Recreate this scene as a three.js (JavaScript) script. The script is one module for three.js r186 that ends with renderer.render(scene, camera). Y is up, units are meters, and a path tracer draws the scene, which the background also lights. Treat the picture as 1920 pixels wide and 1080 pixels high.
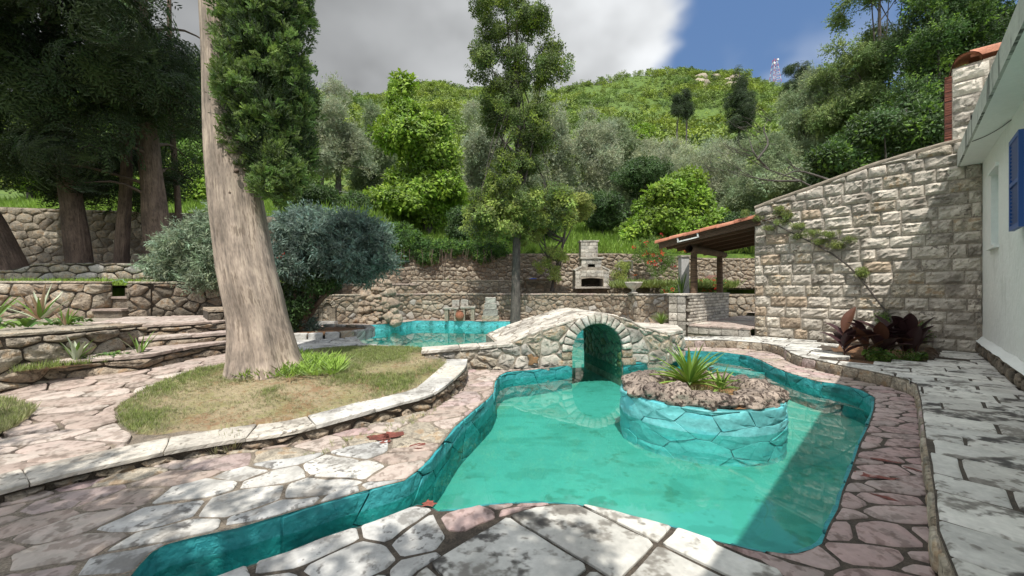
import * as THREE from 'three';
import { mergeGeometries } from 'three/addons/utils/BufferGeometryUtils.js';

// ------------------------------------------------------------------ camera, sky, sun, exposure
const scene = new THREE.Scene();
const H = 1.5, FOC = 730;                                   // eye height; focal length in pixels of a 1920 wide frame
const camera = new THREE.PerspectiveCamera(2 * Math.atan(540 / FOC) * 180 / Math.PI, 16 / 9, 0.05, 3000);
camera.position.set(0, H, 0); camera.lookAt(0, H, -10);
const renderer = new THREE.WebGLRenderer({ antialias: true });
renderer.toneMapping = THREE.LinearToneMapping; renderer.toneMappingExposure = 1.66;
renderer.shadowMap.enabled = true;
const SUN_TRAVEL = [0.01, -1, 0.517];                       // light travels: x, y, depth
const SUN_POWER = 3.2;

// ------------------------------------------------------------------ random numbers and noise
const R = (s) => { let a = (s * 2654435761) >>> 0 || 1; return () => { a = (a + 0x6d2b79f5) | 0; let t = Math.imul(a ^ (a >>> 15), 1 | a); t = (t + Math.imul(t ^ (t >>> 7), 61 | t)) ^ t; return ((t ^ (t >>> 14)) >>> 0) / 4294967296; }; };
const hash = (x, y, z) => { let h = (Math.imul(x, 374761393) + Math.imul(y, 668265263) + Math.imul(z, 2147483647 ^ 0x5bd1e995)) | 0; h = Math.imul(h ^ (h >>> 13), 1274126177); h ^= h >>> 16; h = Math.imul(h, 0x85ebca6b); h ^= h >>> 13; return (h >>> 0) / 4294967296; };
const fl = Math.floor, sm = (t) => t * t * (3 - 2 * t), lerp = (a, b, t) => a + (b - a) * t, clamp = (x, a = 0, b = 1) => Math.min(b, Math.max(a, x));
const step = (a, b, x) => sm(clamp((x - a) / (b - a)));
function n3(x, y, z) {
  const i = fl(x), j = fl(y), k = fl(z), u = sm(x - i), v = sm(y - j), w = sm(z - k);
  const c = (a, b, d) => hash(i + a, j + b, k + d);
  return lerp(lerp(lerp(c(0, 0, 0), c(1, 0, 0), u), lerp(c(0, 1, 0), c(1, 1, 0), u), v), lerp(lerp(c(0, 0, 1), c(1, 0, 1), u), lerp(c(0, 1, 1), c(1, 1, 1), u), v), w);
}
const fbm3 = (x, y, z, o = 4) => { let s = 0, a = .5, t = 0; for (let i = 0; i < o; i++) { s += a * n3(x, y, z + i * 17); t += a; a *= .5; x *= 2.03; y *= 2.03; z *= 2.03; } return s / t; };
const lattices = new Map();
function lattice(per, pery, seed) { const k = per + '/' + pery + '/' + seed; let a = lattices.get(k); if (!a) { a = new Float32Array(per * pery); for (let j = 0; j < pery; j++) for (let i = 0; i < per; i++) a[j * per + i] = hash(i, j, seed); lattices.set(k, a); } return a; }
const tables = new Map();
function ft(u, v, b, o, seed, by = b) {                     // noise that tiles over the unit square
  const key = ((seed * 97 + b) * 331 + by) * 11 + o; let t = tables.get(key); if (!t) { t = []; for (let i = 0, x = b, y = by; i < o; i++, x *= 2, y *= 2) t.push([x, y, lattice(x, y, seed + i)]); tables.set(key, t); }
  let s = 0, a = .5, n = 0;
  for (let i = 0; i < o; i++) { const [px, py, L] = t[i], x = u * px, y = v * py, X = fl(x), Y = fl(y), X1 = X + 1 === px ? 0 : X + 1, Y1 = Y + 1 === py ? 0 : Y + 1, p = sm(x - X), q = sm(y - Y), c = L[Y * px + X], d = L[Y * px + X1], e = L[Y1 * px + X], f = L[Y1 * px + X1]; const m = c + (d - c) * p, w = e + (f - e) * p; s += a * (m + (w - m) * q); n += a; a *= .55; }
  return s / n;
}

// ------------------------------------------------------------------ sky (air and clouds)
function makeSky() {
  const W = 1024, Hh = 512, data = new Float32Array(W * Hh * 4);
  for (let r = 0; r < Hh; r++) for (let c = 0; c < W; c++) {
    const up = ((r + .5) / Hh - .5) * Math.PI, rd = ((c + .5) / W - .5) * 2 * Math.PI;
    const y = Math.sin(up), x = Math.cos(rd) * Math.cos(up), z = Math.sin(rd) * Math.cos(up), az = Math.atan2(x, -z);   // az 0 = view, + right
    const e = Math.max(y, 0);
    let s = [lerp(.14, .055, Math.pow(e, .55)), lerp(.225, .115, Math.pow(e, .55)), lerp(.36, .26, Math.pow(e, .55))];
    const k = 3.2, f = fbm3(x * k + 5, y * k * 1.6 + 2, z * k + 9, 6), f2 = fbm3(x * 7 + 31, y * 11 + 4, z * 7, 5), f3 = fbm3(x * 2 + 11, y * 3, z * 2 + 3, 3);
    // the cloud bank: everything left of a ragged edge, and broken cloud in the rest of the sky
    const edge = .50 - .12 * e + (f - .5) * .55 + (f2 - .5) * .3;
    let bank = step(.04, -.05, az - edge + (f2 - .5) * .30) * step(-2.2, -1.6, az);
    let broken = step(.44, .58, f * .72 + f2 * .28 + .02) * .95 * step(.9, 1.5, Math.abs(az - .1));
    let wisp = step(.47, .68, f2) * .7 * step(.5, .3, e) * step(.12, .24, e) * step(.3, .45, az);
    const cov = Math.max(bank, broken, wisp);
    const near = clamp(1 - (edge - az) / .95);                       // brighter, sunlit cloud by the ragged edge
    let b = lerp(lerp(.20, .60, step(-.55, -1.5, az)), .56, Math.pow(near, 1.05)) + (f3 - .5) * .14 + (f2 - .5) * (.18 + .5 * near) + (f - .5) * .26;
    b = clamp(b, .13, .66) + .75 * step(.58, .9, y); if (broken > bank) b = clamp(1.08 + (f2 - .5) * .6, .7, 1.4);  // unseen cloud overhead and behind brightened to fill the shade
    const cl = [b * .975, b * 1.0, b * 1.02];
    for (let i = 0; i < 3; i++) { let v = lerp(s[i], cl[i], cov); if (y < 0) v = lerp(v, [.16, .17, .13][i], clamp(-y * 8)); data[(r * W + c) * 4 + i] = v; }
    data[(r * W + c) * 4 + 3] = 1;
  }
  const t = new THREE.DataTexture(data, W, Hh, THREE.RGBAFormat, THREE.FloatType);
  t.mapping = THREE.EquirectangularReflectionMapping; t.magFilter = t.minFilter = THREE.LinearFilter; t.needsUpdate = true;
  return t;
}
scene.background = makeSky(); scene.environment = scene.background;
const sun = new THREE.DirectionalLight(new THREE.Color(1, .965, .905), SUN_POWER);
sun.position.set(-SUN_TRAVEL[0] * 60, 60, SUN_TRAVEL[2] * 60); sun.target.position.set(0, 0, 0);
sun.castShadow = true; sun.shadow.mapSize.set(4096, 4096); sun.shadow.radius = 1;
Object.assign(sun.shadow.camera, { left: -40, right: 40, top: 40, bottom: -40, near: 1, far: 200 });
scene.add(sun, sun.target);

// ------------------------------------------------------------------ textures (colour, grain and wear only)
function tex(w, h, fn, srgb) {
  const d = new Uint8Array(w * h * 4);
  for (let y = 0; y < h; y++) for (let x = 0; x < w; x++) { const c = fn(x / w, y / h), o = (y * w + x) * 4; const a = typeof c === 'number' ? [c, c, c] : c; for (let i = 0; i < 3; i++) d[o + i] = clamp(a[i]) * 255; d[o + 3] = 255; }
  const t = new THREE.DataTexture(d, w, h, THREE.RGBAFormat); t.wrapS = t.wrapT = THREE.RepeatWrapping; t.magFilter = t.minFilter = THREE.LinearFilter;
  if (srgb) t.colorSpace = THREE.SRGBColorSpace; t.needsUpdate = true; return t;
}
const mix3 = (a, b, t) => [lerp(a[0], b[0], t), lerp(a[1], b[1], t), lerp(a[2], b[2], t)];
const rep = (t, n, m = n) => { const c = t.clone(); c.repeat.set(n, m); c.needsUpdate = true; return c; };
const T = {};
T.lime = tex(1024, 1024, (u, v) => {                       // pale limestone with grey stains and black lichen specks, 2 m
  const a = ft(u, v, 4, 5, 1), b = ft(u, v, 12, 5, 9), c = ft(u, v, 60, 3, 20), d = ft(u, v, 7, 5, 33);
  let k = .88 + (a - .5) * .26 + (b - .5) * .3 + (c - .5) * .2;
  let col = [k, k * .975, k * .935];
  col = mix3(col, [.50, .475, .445], step(.52, .72, d + (c - .5) * .45) * .6);
  return mix3(col, [.34, .32, .30], step(.62, .72, b * .5 + c * .5) * .45);
}, true);
T.slab = tex(1024, 1024, (u, v) => {                       // weathered deck slabs: streaks and blotches of dark lichen, 2 m
  const a = ft(u, v, 3, 5, 51), b = ft(u, v, 5, 6, 59, 13), c = ft(u, v, 70, 3, 70), d = ft(u, v, 9, 5, 83), w = ft(u, v, 30, 3, 91);
  let k = .93 + (a - .5) * .26 + (d - .5) * .22 + (c - .5) * .14;
  let col = [k * .985, k * .985, k * .965];
  col = mix3(col, [.46, .44, .41], step(.48, .66, b + (w - .5) * .5 + (c - .5) * .25) * .62);
  col = mix3(col, [.19, .185, .185], step(.53, .68, b * .4 + d * .3 + w * .2 + c * .1) * .68);
  return mix3(col, [.92, .92, .9], step(.63, .72, a) * .35);
}, true);
T.pink = tex(512, 512, (u, v) => {                         // worn pink paint on stone, 1.5 m
  const a = ft(u, v, 4, 5, 101), b = ft(u, v, 14, 5, 109), c = ft(u, v, 60, 2, 120);
  let k = .9 + (a - .5) * .2 + (c - .5) * .1;
  let col = [k, k * .95, k * .93];
  col = mix3(col, [.80, .785, .765], step(.42, .62, a * .5 + b * .5) * .75);
  col = mix3(col, [.55, .5, .47], step(.52, .7, ft(u, v, 24, 4, 126) + (c - .5) * .3) * .45);
  return mix3(col, [.42, .38, .35], step(.58, .74, b + (c - .5) * .5) * .3);
}, true);
T.grit = tex(512, 512, (u, v) => { const a = ft(u, v, 8, 5, 130), c = ft(u, v, 90, 2, 140); const k = .78 + (a - .5) * .5 + (c - .5) * .4; return [k, k * .965, k * .91]; }, true);
T.rock = tex(512, 512, (u, v) => {                         // rough grey-brown field stone, 1 m
  const a = ft(u, v, 4, 6, 150), b = ft(u, v, 10, 5, 158), c = ft(u, v, 50, 3, 170);
  let k = .78 + (a - .5) * .5 + (b - .5) * .4 + (c - .5) * .3;
  let col = [k, k * .965, k * .9];
  col = mix3(col, [.62, .48, .33], step(.56, .75, b) * .45);
  return mix3(col, [.24, .225, .2], step(.55, .72, a * .6 + c * .4) * .65);
}, true);
T.rockB = tex(512, 512, (u, v) => { const a = ft(u, v, 6, 6, 180), r = Math.abs(ft(u, v, 9, 5, 190) - .5) * 2; return a * .6 + Math.pow(r, .7) * .5; });
T.fineB = tex(512, 512, (u, v) => ft(u, v, 12, 6, 200));
T.teal = tex(512, 256, (u, v) => {                        // brushed teal paint, worn and stained with algae, 2 m
  const a = ft(u, v, 5, 5, 210), b = ft(u, v, 11, 6, 218), c = ft(u, v, 60, 2, 228), s = ft(u, v, 4, 5, 236, 22);
  let k = .86 + (a - .5) * .3 + (s - .5) * .25 + (c - .5) * .12;
  let col = [k * .93, k, k];
  col = mix3(col, [.62, .9, .97], step(.52, .7, s) * .35);
  return mix3(col, [.36, .47, .44], step(.575, .72, b + (c - .5) * .35) * .6);
}, true);
T.tealClean = tex(512, 256, (u, v) => {                        // brushed teal paint, worn and stained with algae, 2 m
  const a = ft(u, v, 5, 5, 210), b = ft(u, v, 11, 6, 218), c = ft(u, v, 60, 2, 228), s = ft(u, v, 4, 5, 236, 22);
  let k = .86 + (a - .5) * .3 + (s - .5) * .25 + (c - .5) * .12;
  let col = [k * .93, k, k];
  col = mix3(col, [.62, .9, .97], step(.52, .7, s) * .35);
  return col;
}, true);
T.tealDirty = tex(512, 256, (u, v) => {                        // brushed teal paint, worn and stained with algae, 2 m
  const a = ft(u, v, 5, 5, 210), b = ft(u, v, 11, 6, 218), c = ft(u, v, 60, 2, 228), s = ft(u, v, 4, 5, 236, 22);
  let k = .86 + (a - .5) * .3 + (s - .5) * .25 + (c - .5) * .12;
  let col = [k * .93, k, k];
  col = mix3(col, [.62, .9, .97], step(.52, .7, s) * .35);
  return mix3(col, [.24, .36, .32], step(.46, .72, a * .5 + s * .5) * .75);
}, true);
T.bed = tex(512, 512, (u, v) => {                        // painted pool floor with settled silt and rubbed patches, 6 m
  const a = ft(u, v, 4, 5, 240), b = ft(u, v, 9, 6, 249, 24), c = ft(u, v, 90, 3, 260), d = ft(u, v, 16, 5, 271);
  let k = .93 + (a - .5) * .14 + (c - .5) * .06;
  let col = [k * .97, k, k];
  col = mix3(col, [.62, .72, .68], step(.56, .72, b) * .3);
  col = mix3(col, [.62, .70, .66], step(.56, .70, ft(u, v, 22, 4, 277, 40) + (c - .5) * .3) * .3);
  return mix3(col, [.50, .57, .50], step(.62, .72, d * .6 + c * .4) * .35);
}, true);
T.bark = tex(256, 512, (u, v) => {                        // fissured grey bark, 1 m x 2 m
  const s = ft(u, v, 14, 5, 280, 3), a = ft(u, v, 4, 5, 290), c = ft(u, v, 70, 3, 300, 30), f = ft(u, v, 24, 4, 310, 4);
  const mo = ft(u, v, 7, 5, 311, 9); let k = .80 + (s - .5) * .20 + (a - .5) * .45 + (mo - .5) * .5 + (c - .5) * .32;
  let col = [k, k * .945, k * .895];
  col = mix3(col, [.93, .89, .83], step(.52, .7, s * .5 + mo * .5) * .5);
  return mix3(col, [.2, .16, .13], step(.56, .72, f * .45 + mo * .55 + (c - .5) * .35) * .4);
}, true);
T.barkB = tex(256, 512, (u, v) => ft(u, v, 16, 5, 280, 3) * .7 + ft(u, v, 50, 3, 300, 14) * .3);
T.lawn = tex(512, 512, (u, v) => {                       // dry lawn: straw, soil and moss, 3 m
  const a = ft(u, v, 4, 5, 320), b = ft(u, v, 12, 5, 330), c = ft(u, v, 120, 2, 340), g = ft(u, v, 6, 5, 350);
  let col = mix3([.64, .58, .47], [.80, .745, .63], clamp(a + (c - .5) * 1.1));
  col = mix3(col, [.56, .58, .34], step(.5, .66, g + (c - .5) * .4) * .5);
  return mix3(col, [.58, .43, .31], step(.5, .68, b + (c - .5) * .5) * .6);
}, true);
T.meadow = tex(512, 512, (u, v) => { const a = ft(u, v, 5, 5, 360), c = ft(u, v, 70, 3, 370); return mix3([.30, .42, .11], [.58, .66, .25], clamp(a * 1.1 + (c - .5) * .9)); }, true);
T.stucco = tex(512, 512, (u, v) => { const a = ft(u, v, 3, 5, 380), s = ft(u, v, 24, 5, 390, 3), c = ft(u, v, 80, 2, 400), b = ft(u, v, 4, 5, 410); let k = .95 + (a - .5) * .06 + (c - .5) * .03; return mix3([k, k, k * .985], [.60, .61, .57], step(.57, .75, s * .35 + b * .65) * .16); }, true);
T.concrete = tex(512, 256, (u, v) => { const a = ft(u, v, 4, 5, 420), s = ft(u, v, 26, 5, 430, 3), c = ft(u, v, 80, 2, 440), b = ft(u, v, 6, 5, 450); let k = .86 + (a - .5) * .2 + (c - .5) * .1; return mix3([k, k, k * .97], [.22, .23, .21], step(.5, .68, s * .55 + b * .45) * .75); }, true);
T.wood = tex(512, 512, (u, v) => { const s = ft(u, v, 3, 5, 460, 40), c = ft(u, v, 8, 4, 470, 90), a = ft(u, v, 4, 4, 480); let k = .68 + (s - .5) * .7 + (c - .5) * .4 + (a - .5) * .2; return [k, k * .88, k * .75]; }, true);
T.clay = tex(512, 512, (u, v) => { const a = ft(u, v, 6, 5, 490), c = ft(u, v, 50, 2, 500); let k = .9 + (a - .5) * .4 + (c - .5) * .15; return mix3([k, k * .95, k * .9], [.55, .53, .5], step(.6, .72, a) * .5); }, true);
T.soil = tex(512, 512, (u, v) => { const a = ft(u, v, 8, 5, 510), c = ft(u, v, 80, 2, 520); let k = .7 + (a - .5) * .6 + (c - .5) * .5; return [k, k * .86, k * .72]; }, true);
T.pit = tex(512, 512, (u, v) => { const a = ft(u, v, 10, 5, 530), b = ft(u, v, 26, 4, 540); return clamp(a * .8 + .25 - step(.56, .66, b) * .8); });
T.pitC = tex(512, 512, (u, v) => { const a = ft(u, v, 6, 5, 550), b = ft(u, v, 26, 4, 540), c = ft(u, v, 70, 2, 560); let k = .8 + (a - .5) * .5 + (c - .5) * .3; return mix3([k, k * .95, k * .9], [.28, .22, .19], step(.56, .66, b) * .7); }, true);

const lin = (r, g, b) => new THREE.Color().setRGB(r, g, b);
function mat(color, map, o = {}) {
  const { n = 1, m, bump, bn, bs = .01, ...rest } = o;
  const p = { color: lin(...color), roughness: .9, ...rest };
  if (map) p.map = rep(map, n, m ?? n);
  if (bump) { p.bumpMap = rep(bump, bn ?? n, bn ?? m ?? n); p.bumpScale = bs; }
  return p.transmission !== undefined || p.clearcoat !== undefined ? new THREE.MeshPhysicalMaterial(p) : new THREE.MeshStandardMaterial(p);
}
const leafMat = (c, o = {}) => mat(c, null, { side: THREE.DoubleSide, transmission: .36, thickness: 0, roughness: 1, ior: 1.35, ...o });
const M = {
  lime: [[.62, .60, .56], [.56, .54, .50], [.66, .64, .60], [.50, .49, .47]].map((c) => mat(c, T.lime, { n: .5, bump: T.rockB, bn: .9, bs: .02 })),
  slab: [[.67, .655, .625], [.62, .605, .58], [.70, .68, .645], [.58, .56, .53]].map((c) => mat(c, T.slab, { n: .5, bump: T.fineB, bn: .8, bs: .008 })), block: [[.645, .605, .555], [.57, .54, .495], [.70, .665, .61], [.51, .485, .445]].map((c) => mat(c, T.lime, { n: .5, bump: T.rockB, bn: .9, bs: .02 })), white: [[.72, .70, .66], [.66, .64, .60]].map((c) => mat(c, T.lime, { n: .5, bump: T.rockB, bn: .9, bs: .015 })), 
  pale: [[.60, .62, .64], [.66, .67, .67], [.56, .58, .60]].map((c) => mat(c, T.lime, { n: .6, bump: T.fineB, bn: .9, bs: .008 })),
  pink: [[.53, .43, .415], [.50, .395, .385], [.55, .475, .455], [.48, .42, .40]].map((c) => mat(c, T.pink, { n: .7, bump: T.fineB, bn: 1, bs: .008 })),
  path: [[.52, .455, .40], [.56, .50, .45], [.47, .415, .365], [.60, .555, .50]].map((c) => mat(c, T.pink, { n: .6, bump: T.fineB, bn: 1, bs: .008 })),
  red: mat([.30, .09, .07], T.grit, { n: 1, roughness: .7 }),
  rubble: [[0.559, 0.514, 0.455], [0.637, 0.598, 0.539], [0.481, 0.442, 0.397], [0.715, 0.676, 0.617], [0.533, 0.474, 0.403]].map((c) => mat(c, T.rock, { n: 1, bump: T.rockB, bn: 1.4, bs: .03 })),
  dark: [[.25, .22, .19], [.32, .285, .25], [.20, .18, .155]].map((c) => mat(c, T.rock, { n: 1, bump: T.rockB, bn: 1.4, bs: .03 })),
  brown: [[0.480, 0.414, 0.354], [0.552, 0.480, 0.414], [0.408, 0.348, 0.300]].map((c) => mat(c, T.rock, { n: .9, bump: T.rockB, bn: 1.2, bs: .04 })),
  green: [[.08, .29, .20], [.10, .36, .25], [.13, .28, .12], [.07, .24, .20]].map((c) => mat(c, T.rock, { n: 1, bump: T.rockB, bn: 1.4, bs: .03, roughness: .6 })),
  mortarPath: mat([.31, .275, .235], T.grit, { n: 1.5, bump: T.fineB, bs: .01 }),
  mortar: mat([.38, .345, .30], T.grit, { n: 1.5, bump: T.fineB, bs: .01 }),
  mortarDark: mat([.105, .09, .075], T.grit, { n: 1.5, bump: T.fineB, bs: .01 }),
  mortarPale: mat([.48, .445, .40], T.grit, { n: 1.5, bump: T.fineB, bs: .01 }),
  teal: mat([.06, .42, .44], T.tealDirty, { n: .5, bump: T.rockB, bn: .9, bs: .03, roughness: .6 }),
  tealPale: mat([.22, .60, .61], T.tealClean, { n: .45, bump: T.rockB, bn: .8, bs: .012, roughness: .55 }),
  tealLight: mat([.13, .56, .58], T.teal, { n: .45, bump: T.rockB, bn: .8, bs: .05, roughness: .55 }),
  bed: mat([.125, .42, .365], T.bed, { n: 1 / 6, roughness: .8 }),
  water: mat([.64, .93, .87], null, { transmission: 1, thickness: 0, roughness: .02, ior: 1.45 }),
  bark: mat([.54, .485, .435], T.bark, { n: 1, m: .5, bump: T.barkB, bs: .022 }),
  barkDark: mat([.27, .21, .175], T.bark, { n: 1, m: .5, bump: T.barkB, bs: .05 }),  // on the grove trunks part of this darkness stands for shade
  barkGrey: mat([.17, .165, .16], T.bark, { n: 2, m: 1, bump: T.barkB, bs: .03 }),
  lawn: mat([.58, .56, .50], T.lawn, { n: 1 / 3, bump: T.fineB, bn: 2, bs: .02 }),
  soil: mat([.30, .21, .14], T.soil, { n: 1, bump: T.fineB, bn: 2, bs: .03 }),
  sand: mat([.60, .45, .30], T.soil, { n: 1.3, bump: T.fineB, bn: 2, bs: .02 }),
  meadow: mat([.37, .43, .24], T.meadow, { n: .25 }),
  stucco: mat([.82, .84, .83], T.stucco, { n: .35, bump: T.fineB, bn: .9, bs: .012 }),
  concrete: mat([.60, .62, .60], T.concrete, { n: .4, bump: T.fineB, bn: .6, bs: .01 }),
  wood: mat([.20, .135, .09], T.wood, { n: .8, bump: T.wood, bs: .01 }),
  woodGrey: mat([.22, .18, .15], T.wood, { n: .8, bump: T.wood, bs: .01 }),
  woodRed: mat([.22, .085, .065], T.wood, { n: .8, bump: T.wood, bs: .02 }),
  clay: [[.46, .20, .125], [.52, .25, .17], [.40, .17, .11]].map((c) => mat(c, T.clay, { n: 1, bump: T.fineB, bs: .01 })),
  blue: mat([.012, .075, .27], null, { roughness: .45 }),
  volcanic: [[.36, .32, .29], [.43, .385, .35], [.29, .255, .235]].map((c) => mat(c, T.pitC, { n: 2.2, bump: T.pit, bn: 2.2, bs: .03 })),
  iron: mat([.03, .028, .027], null, { roughness: .6, metalness: .4 }),
};

// ------------------------------------------------------------------ naming
const names = new Map();
const numbered = (n) => { const k = names.get(n) ?? 0; names.set(n, k + 1); return k ? n + '_' + String(k).padStart(3, '0') : n; };
function tag(o, label, category, group) { o.userData.label = label; o.userData.category = category; if (group) o.userData.group = group; return o; }
function thing(name, label, category, pos = [0, 0, 0], group) { const o = new THREE.Group(); o.name = numbered(name); o.position.set(...pos); scene.add(o); return tag(o, label, category, group); }
function struct(name, geo, m) { const o = geo ? new THREE.Mesh(geo, m) : new THREE.Group(); o.name = numbered(name); o.userData.kind = 'structure'; if (geo) o.castShadow = o.receiveShadow = true; scene.add(o); return o; }
function part(parent, name, geo, m, stuff) {
  const o = new THREE.Mesh(geo, m), s = parent.userData.seen ??= {}, k = s[name] ?? 0; s[name] = k + 1;
  o.name = k ? name + '_' + String(k).padStart(3, '0') : name; o.castShadow = o.receiveShadow = true; if (stuff) o.userData.kind = 'stuff'; parent.add(o); return o;
}
function rebase(g, x, y, z) { g.position.set(x, y, z); for (const c of g.children) c.position.set(c.position.x - x, c.position.y - y, c.position.z - z); return g; }
const finish = () => scene.traverse((o) => { delete o.userData.seen; });

// ------------------------------------------------------------------ plane geometry
// plan points are [x, depth]; world is (x, y, -depth). P: where the photograph's pixel meets the level plane at height Y
const P = (px, py, Y = 0) => { const d = FOC * (H - Y) / (py - 541); return [(px - 960) / FOC * d, d]; };
const Q = (px, py, d) => [(px - 960) / FOC * d, H - (py - 541) / FOC * d, -d];
const area = (p) => { let s = 0; for (let i = 0; i < p.length; i++) { const a = p[i], b = p[(i + 1) % p.length]; s += a[0] * b[1] - b[0] * a[1]; } return s / 2; };
const ccw = (p) => (area(p) < 0 ? p.slice().reverse() : p);
const centre = (p) => { let x = 0, y = 0; for (const q of p) { x += q[0]; y += q[1]; } return [x / p.length, y / p.length]; };
const inside = (p, x, y) => { let c = false; for (let i = 0, j = p.length - 1; i < p.length; j = i++) if ((p[i][1] > y) !== (p[j][1] > y) && x < (p[j][0] - p[i][0]) * (y - p[i][1]) / (p[j][1] - p[i][1]) + p[i][0]) c = !c; return c; };
function cut(poly, x, y, nx, ny) {
  const out = []; let n = poly.length; if (!n) return out;
  for (let i = 0; i < n; i++) { const a = poly[i], b = poly[(i + 1) % n], da = (a[0] - x) * nx + (a[1] - y) * ny, db = (b[0] - x) * nx + (b[1] - y) * ny;
    if (da <= 0) out.push(a); if ((da < 0 && db > 0) || (da > 0 && db < 0)) { const t = da / (da - db); out.push([lerp(a[0], b[0], t), lerp(a[1], b[1], t)]); } }
  return out;
}
const cutRect = (poly, x0, y0, x1, y1) => cut(cut(cut(cut(poly, x0, 0, -1, 0), x1, 0, 1, 0), 0, y0, 0, -1), 0, y1, 0, 1);
function tidy(p, eps = .012) { const o = []; for (const q of p) { const l = o[o.length - 1]; if (!l || Math.hypot(q[0] - l[0], q[1] - l[1]) > eps) o.push(q); } while (o.length > 2 && Math.hypot(o[0][0] - o[o.length - 1][0], o[0][1] - o[o.length - 1][1]) <= eps) o.pop(); return o; }
function inset(p, g) {
  const n = p.length, o = [];
  for (let i = 0; i < n; i++) { const a = p[(i + n - 1) % n], b = p[i], c = p[(i + 1) % n];
    let l1 = Math.hypot(b[0] - a[0], b[1] - a[1]) || 1, l2 = Math.hypot(c[0] - b[0], c[1] - b[1]) || 1;
    const n1 = [-(b[1] - a[1]) / l1, (b[0] - a[0]) / l1], n2 = [-(c[1] - b[1]) / l2, (c[0] - b[0]) / l2];
    let mx = n1[0] + n2[0], my = n1[1] + n2[1]; const l = Math.hypot(mx, my) || 1; mx /= l; my /= l; const k = Math.min(1.8, 1 / Math.max(.4, mx * n1[0] + my * n1[1]));
    o.push([b[0] + mx * g * k, b[1] + my * g * k]); }
  return o;
}
function ragged(p, st, amp, rnd) {
  const o = [];
  for (let i = 0; i < p.length; i++) { const a = p[i], b = p[(i + 1) % p.length], l = Math.hypot(b[0] - a[0], b[1] - a[1]), k = Math.max(1, Math.round(l / st)); o.push(a);
    for (let j = 1; j < k; j++) { const t = (j + (rnd() - .5) * .5) / k, e = (rnd() - .5) * 2 * amp; o.push([lerp(a[0], b[0], t) - (b[1] - a[1]) / l * e, lerp(a[1], b[1], t) + (b[0] - a[0]) / l * e]); } }
  return o;
}
const chop = (p, f = .22) => { const o = []; for (let i = 0; i < p.length; i++) { const a = p[i], b = p[(i + 1) % p.length]; o.push([lerp(a[0], b[0], f), lerp(a[1], b[1], f)], [lerp(a[0], b[0], 1 - f), lerp(a[1], b[1], 1 - f)]); } return o; };
// Voronoi pieces of a region
function cells(region, cw, ch, rnd, jit = .8, ang = 0) {
  const ca = Math.cos(ang), sa = Math.sin(ang), to = (q) => [(q[0] * ca + q[1] * sa) / cw, (-q[0] * sa + q[1] * ca) / ch], fro = (q) => { const x = q[0] * cw, y = q[1] * ch; return [x * ca - y * sa, x * sa + y * ca]; };
  const reg = ccw(region).map(to); let x0 = 1e9, y0 = 1e9, x1 = -1e9, y1 = -1e9; for (const q of reg) { x0 = Math.min(x0, q[0]); x1 = Math.max(x1, q[0]); y0 = Math.min(y0, q[1]); y1 = Math.max(y1, q[1]); }
  const nx = Math.ceil(x1 - x0) + 2, ny = Math.ceil(y1 - y0) + 2, pt = [];
  for (let j = 0; j < ny; j++) for (let i = 0; i < nx; i++) pt.push([x0 - 1 + i + .5 + (j % 2 ? .5 : 0) + (rnd() - .5) * jit, y0 - 1 + j + .5 + (rnd() - .5) * jit]);
  const out = [];
  for (let j = 0; j < ny; j++) for (let i = 0; i < nx; i++) {
    const c = pt[j * nx + i]; let p = reg;
    for (let b = -2; b <= 2 && p.length; b++) for (let a = -2; a <= 2 && p.length; a++) { const I = i + a, J = j + b; if ((!a && !b) || I < 0 || J < 0 || I >= nx || J >= ny) continue; const q = pt[J * nx + I]; p = cut(p, (c[0] + q[0]) / 2, (c[1] + q[1]) / 2, q[0] - c[0], q[1] - c[1]); }
    if (p.length > 2 && Math.abs(area(p)) > .06) out.push(p.map(fro));
  }
  return out;
}
const ground = (Y) => (typeof Y === 'number' ? (a, b, n) => [a, Y + n, -b] : (a, b, n) => [a, Y(a, b) + n, -b]);
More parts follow.
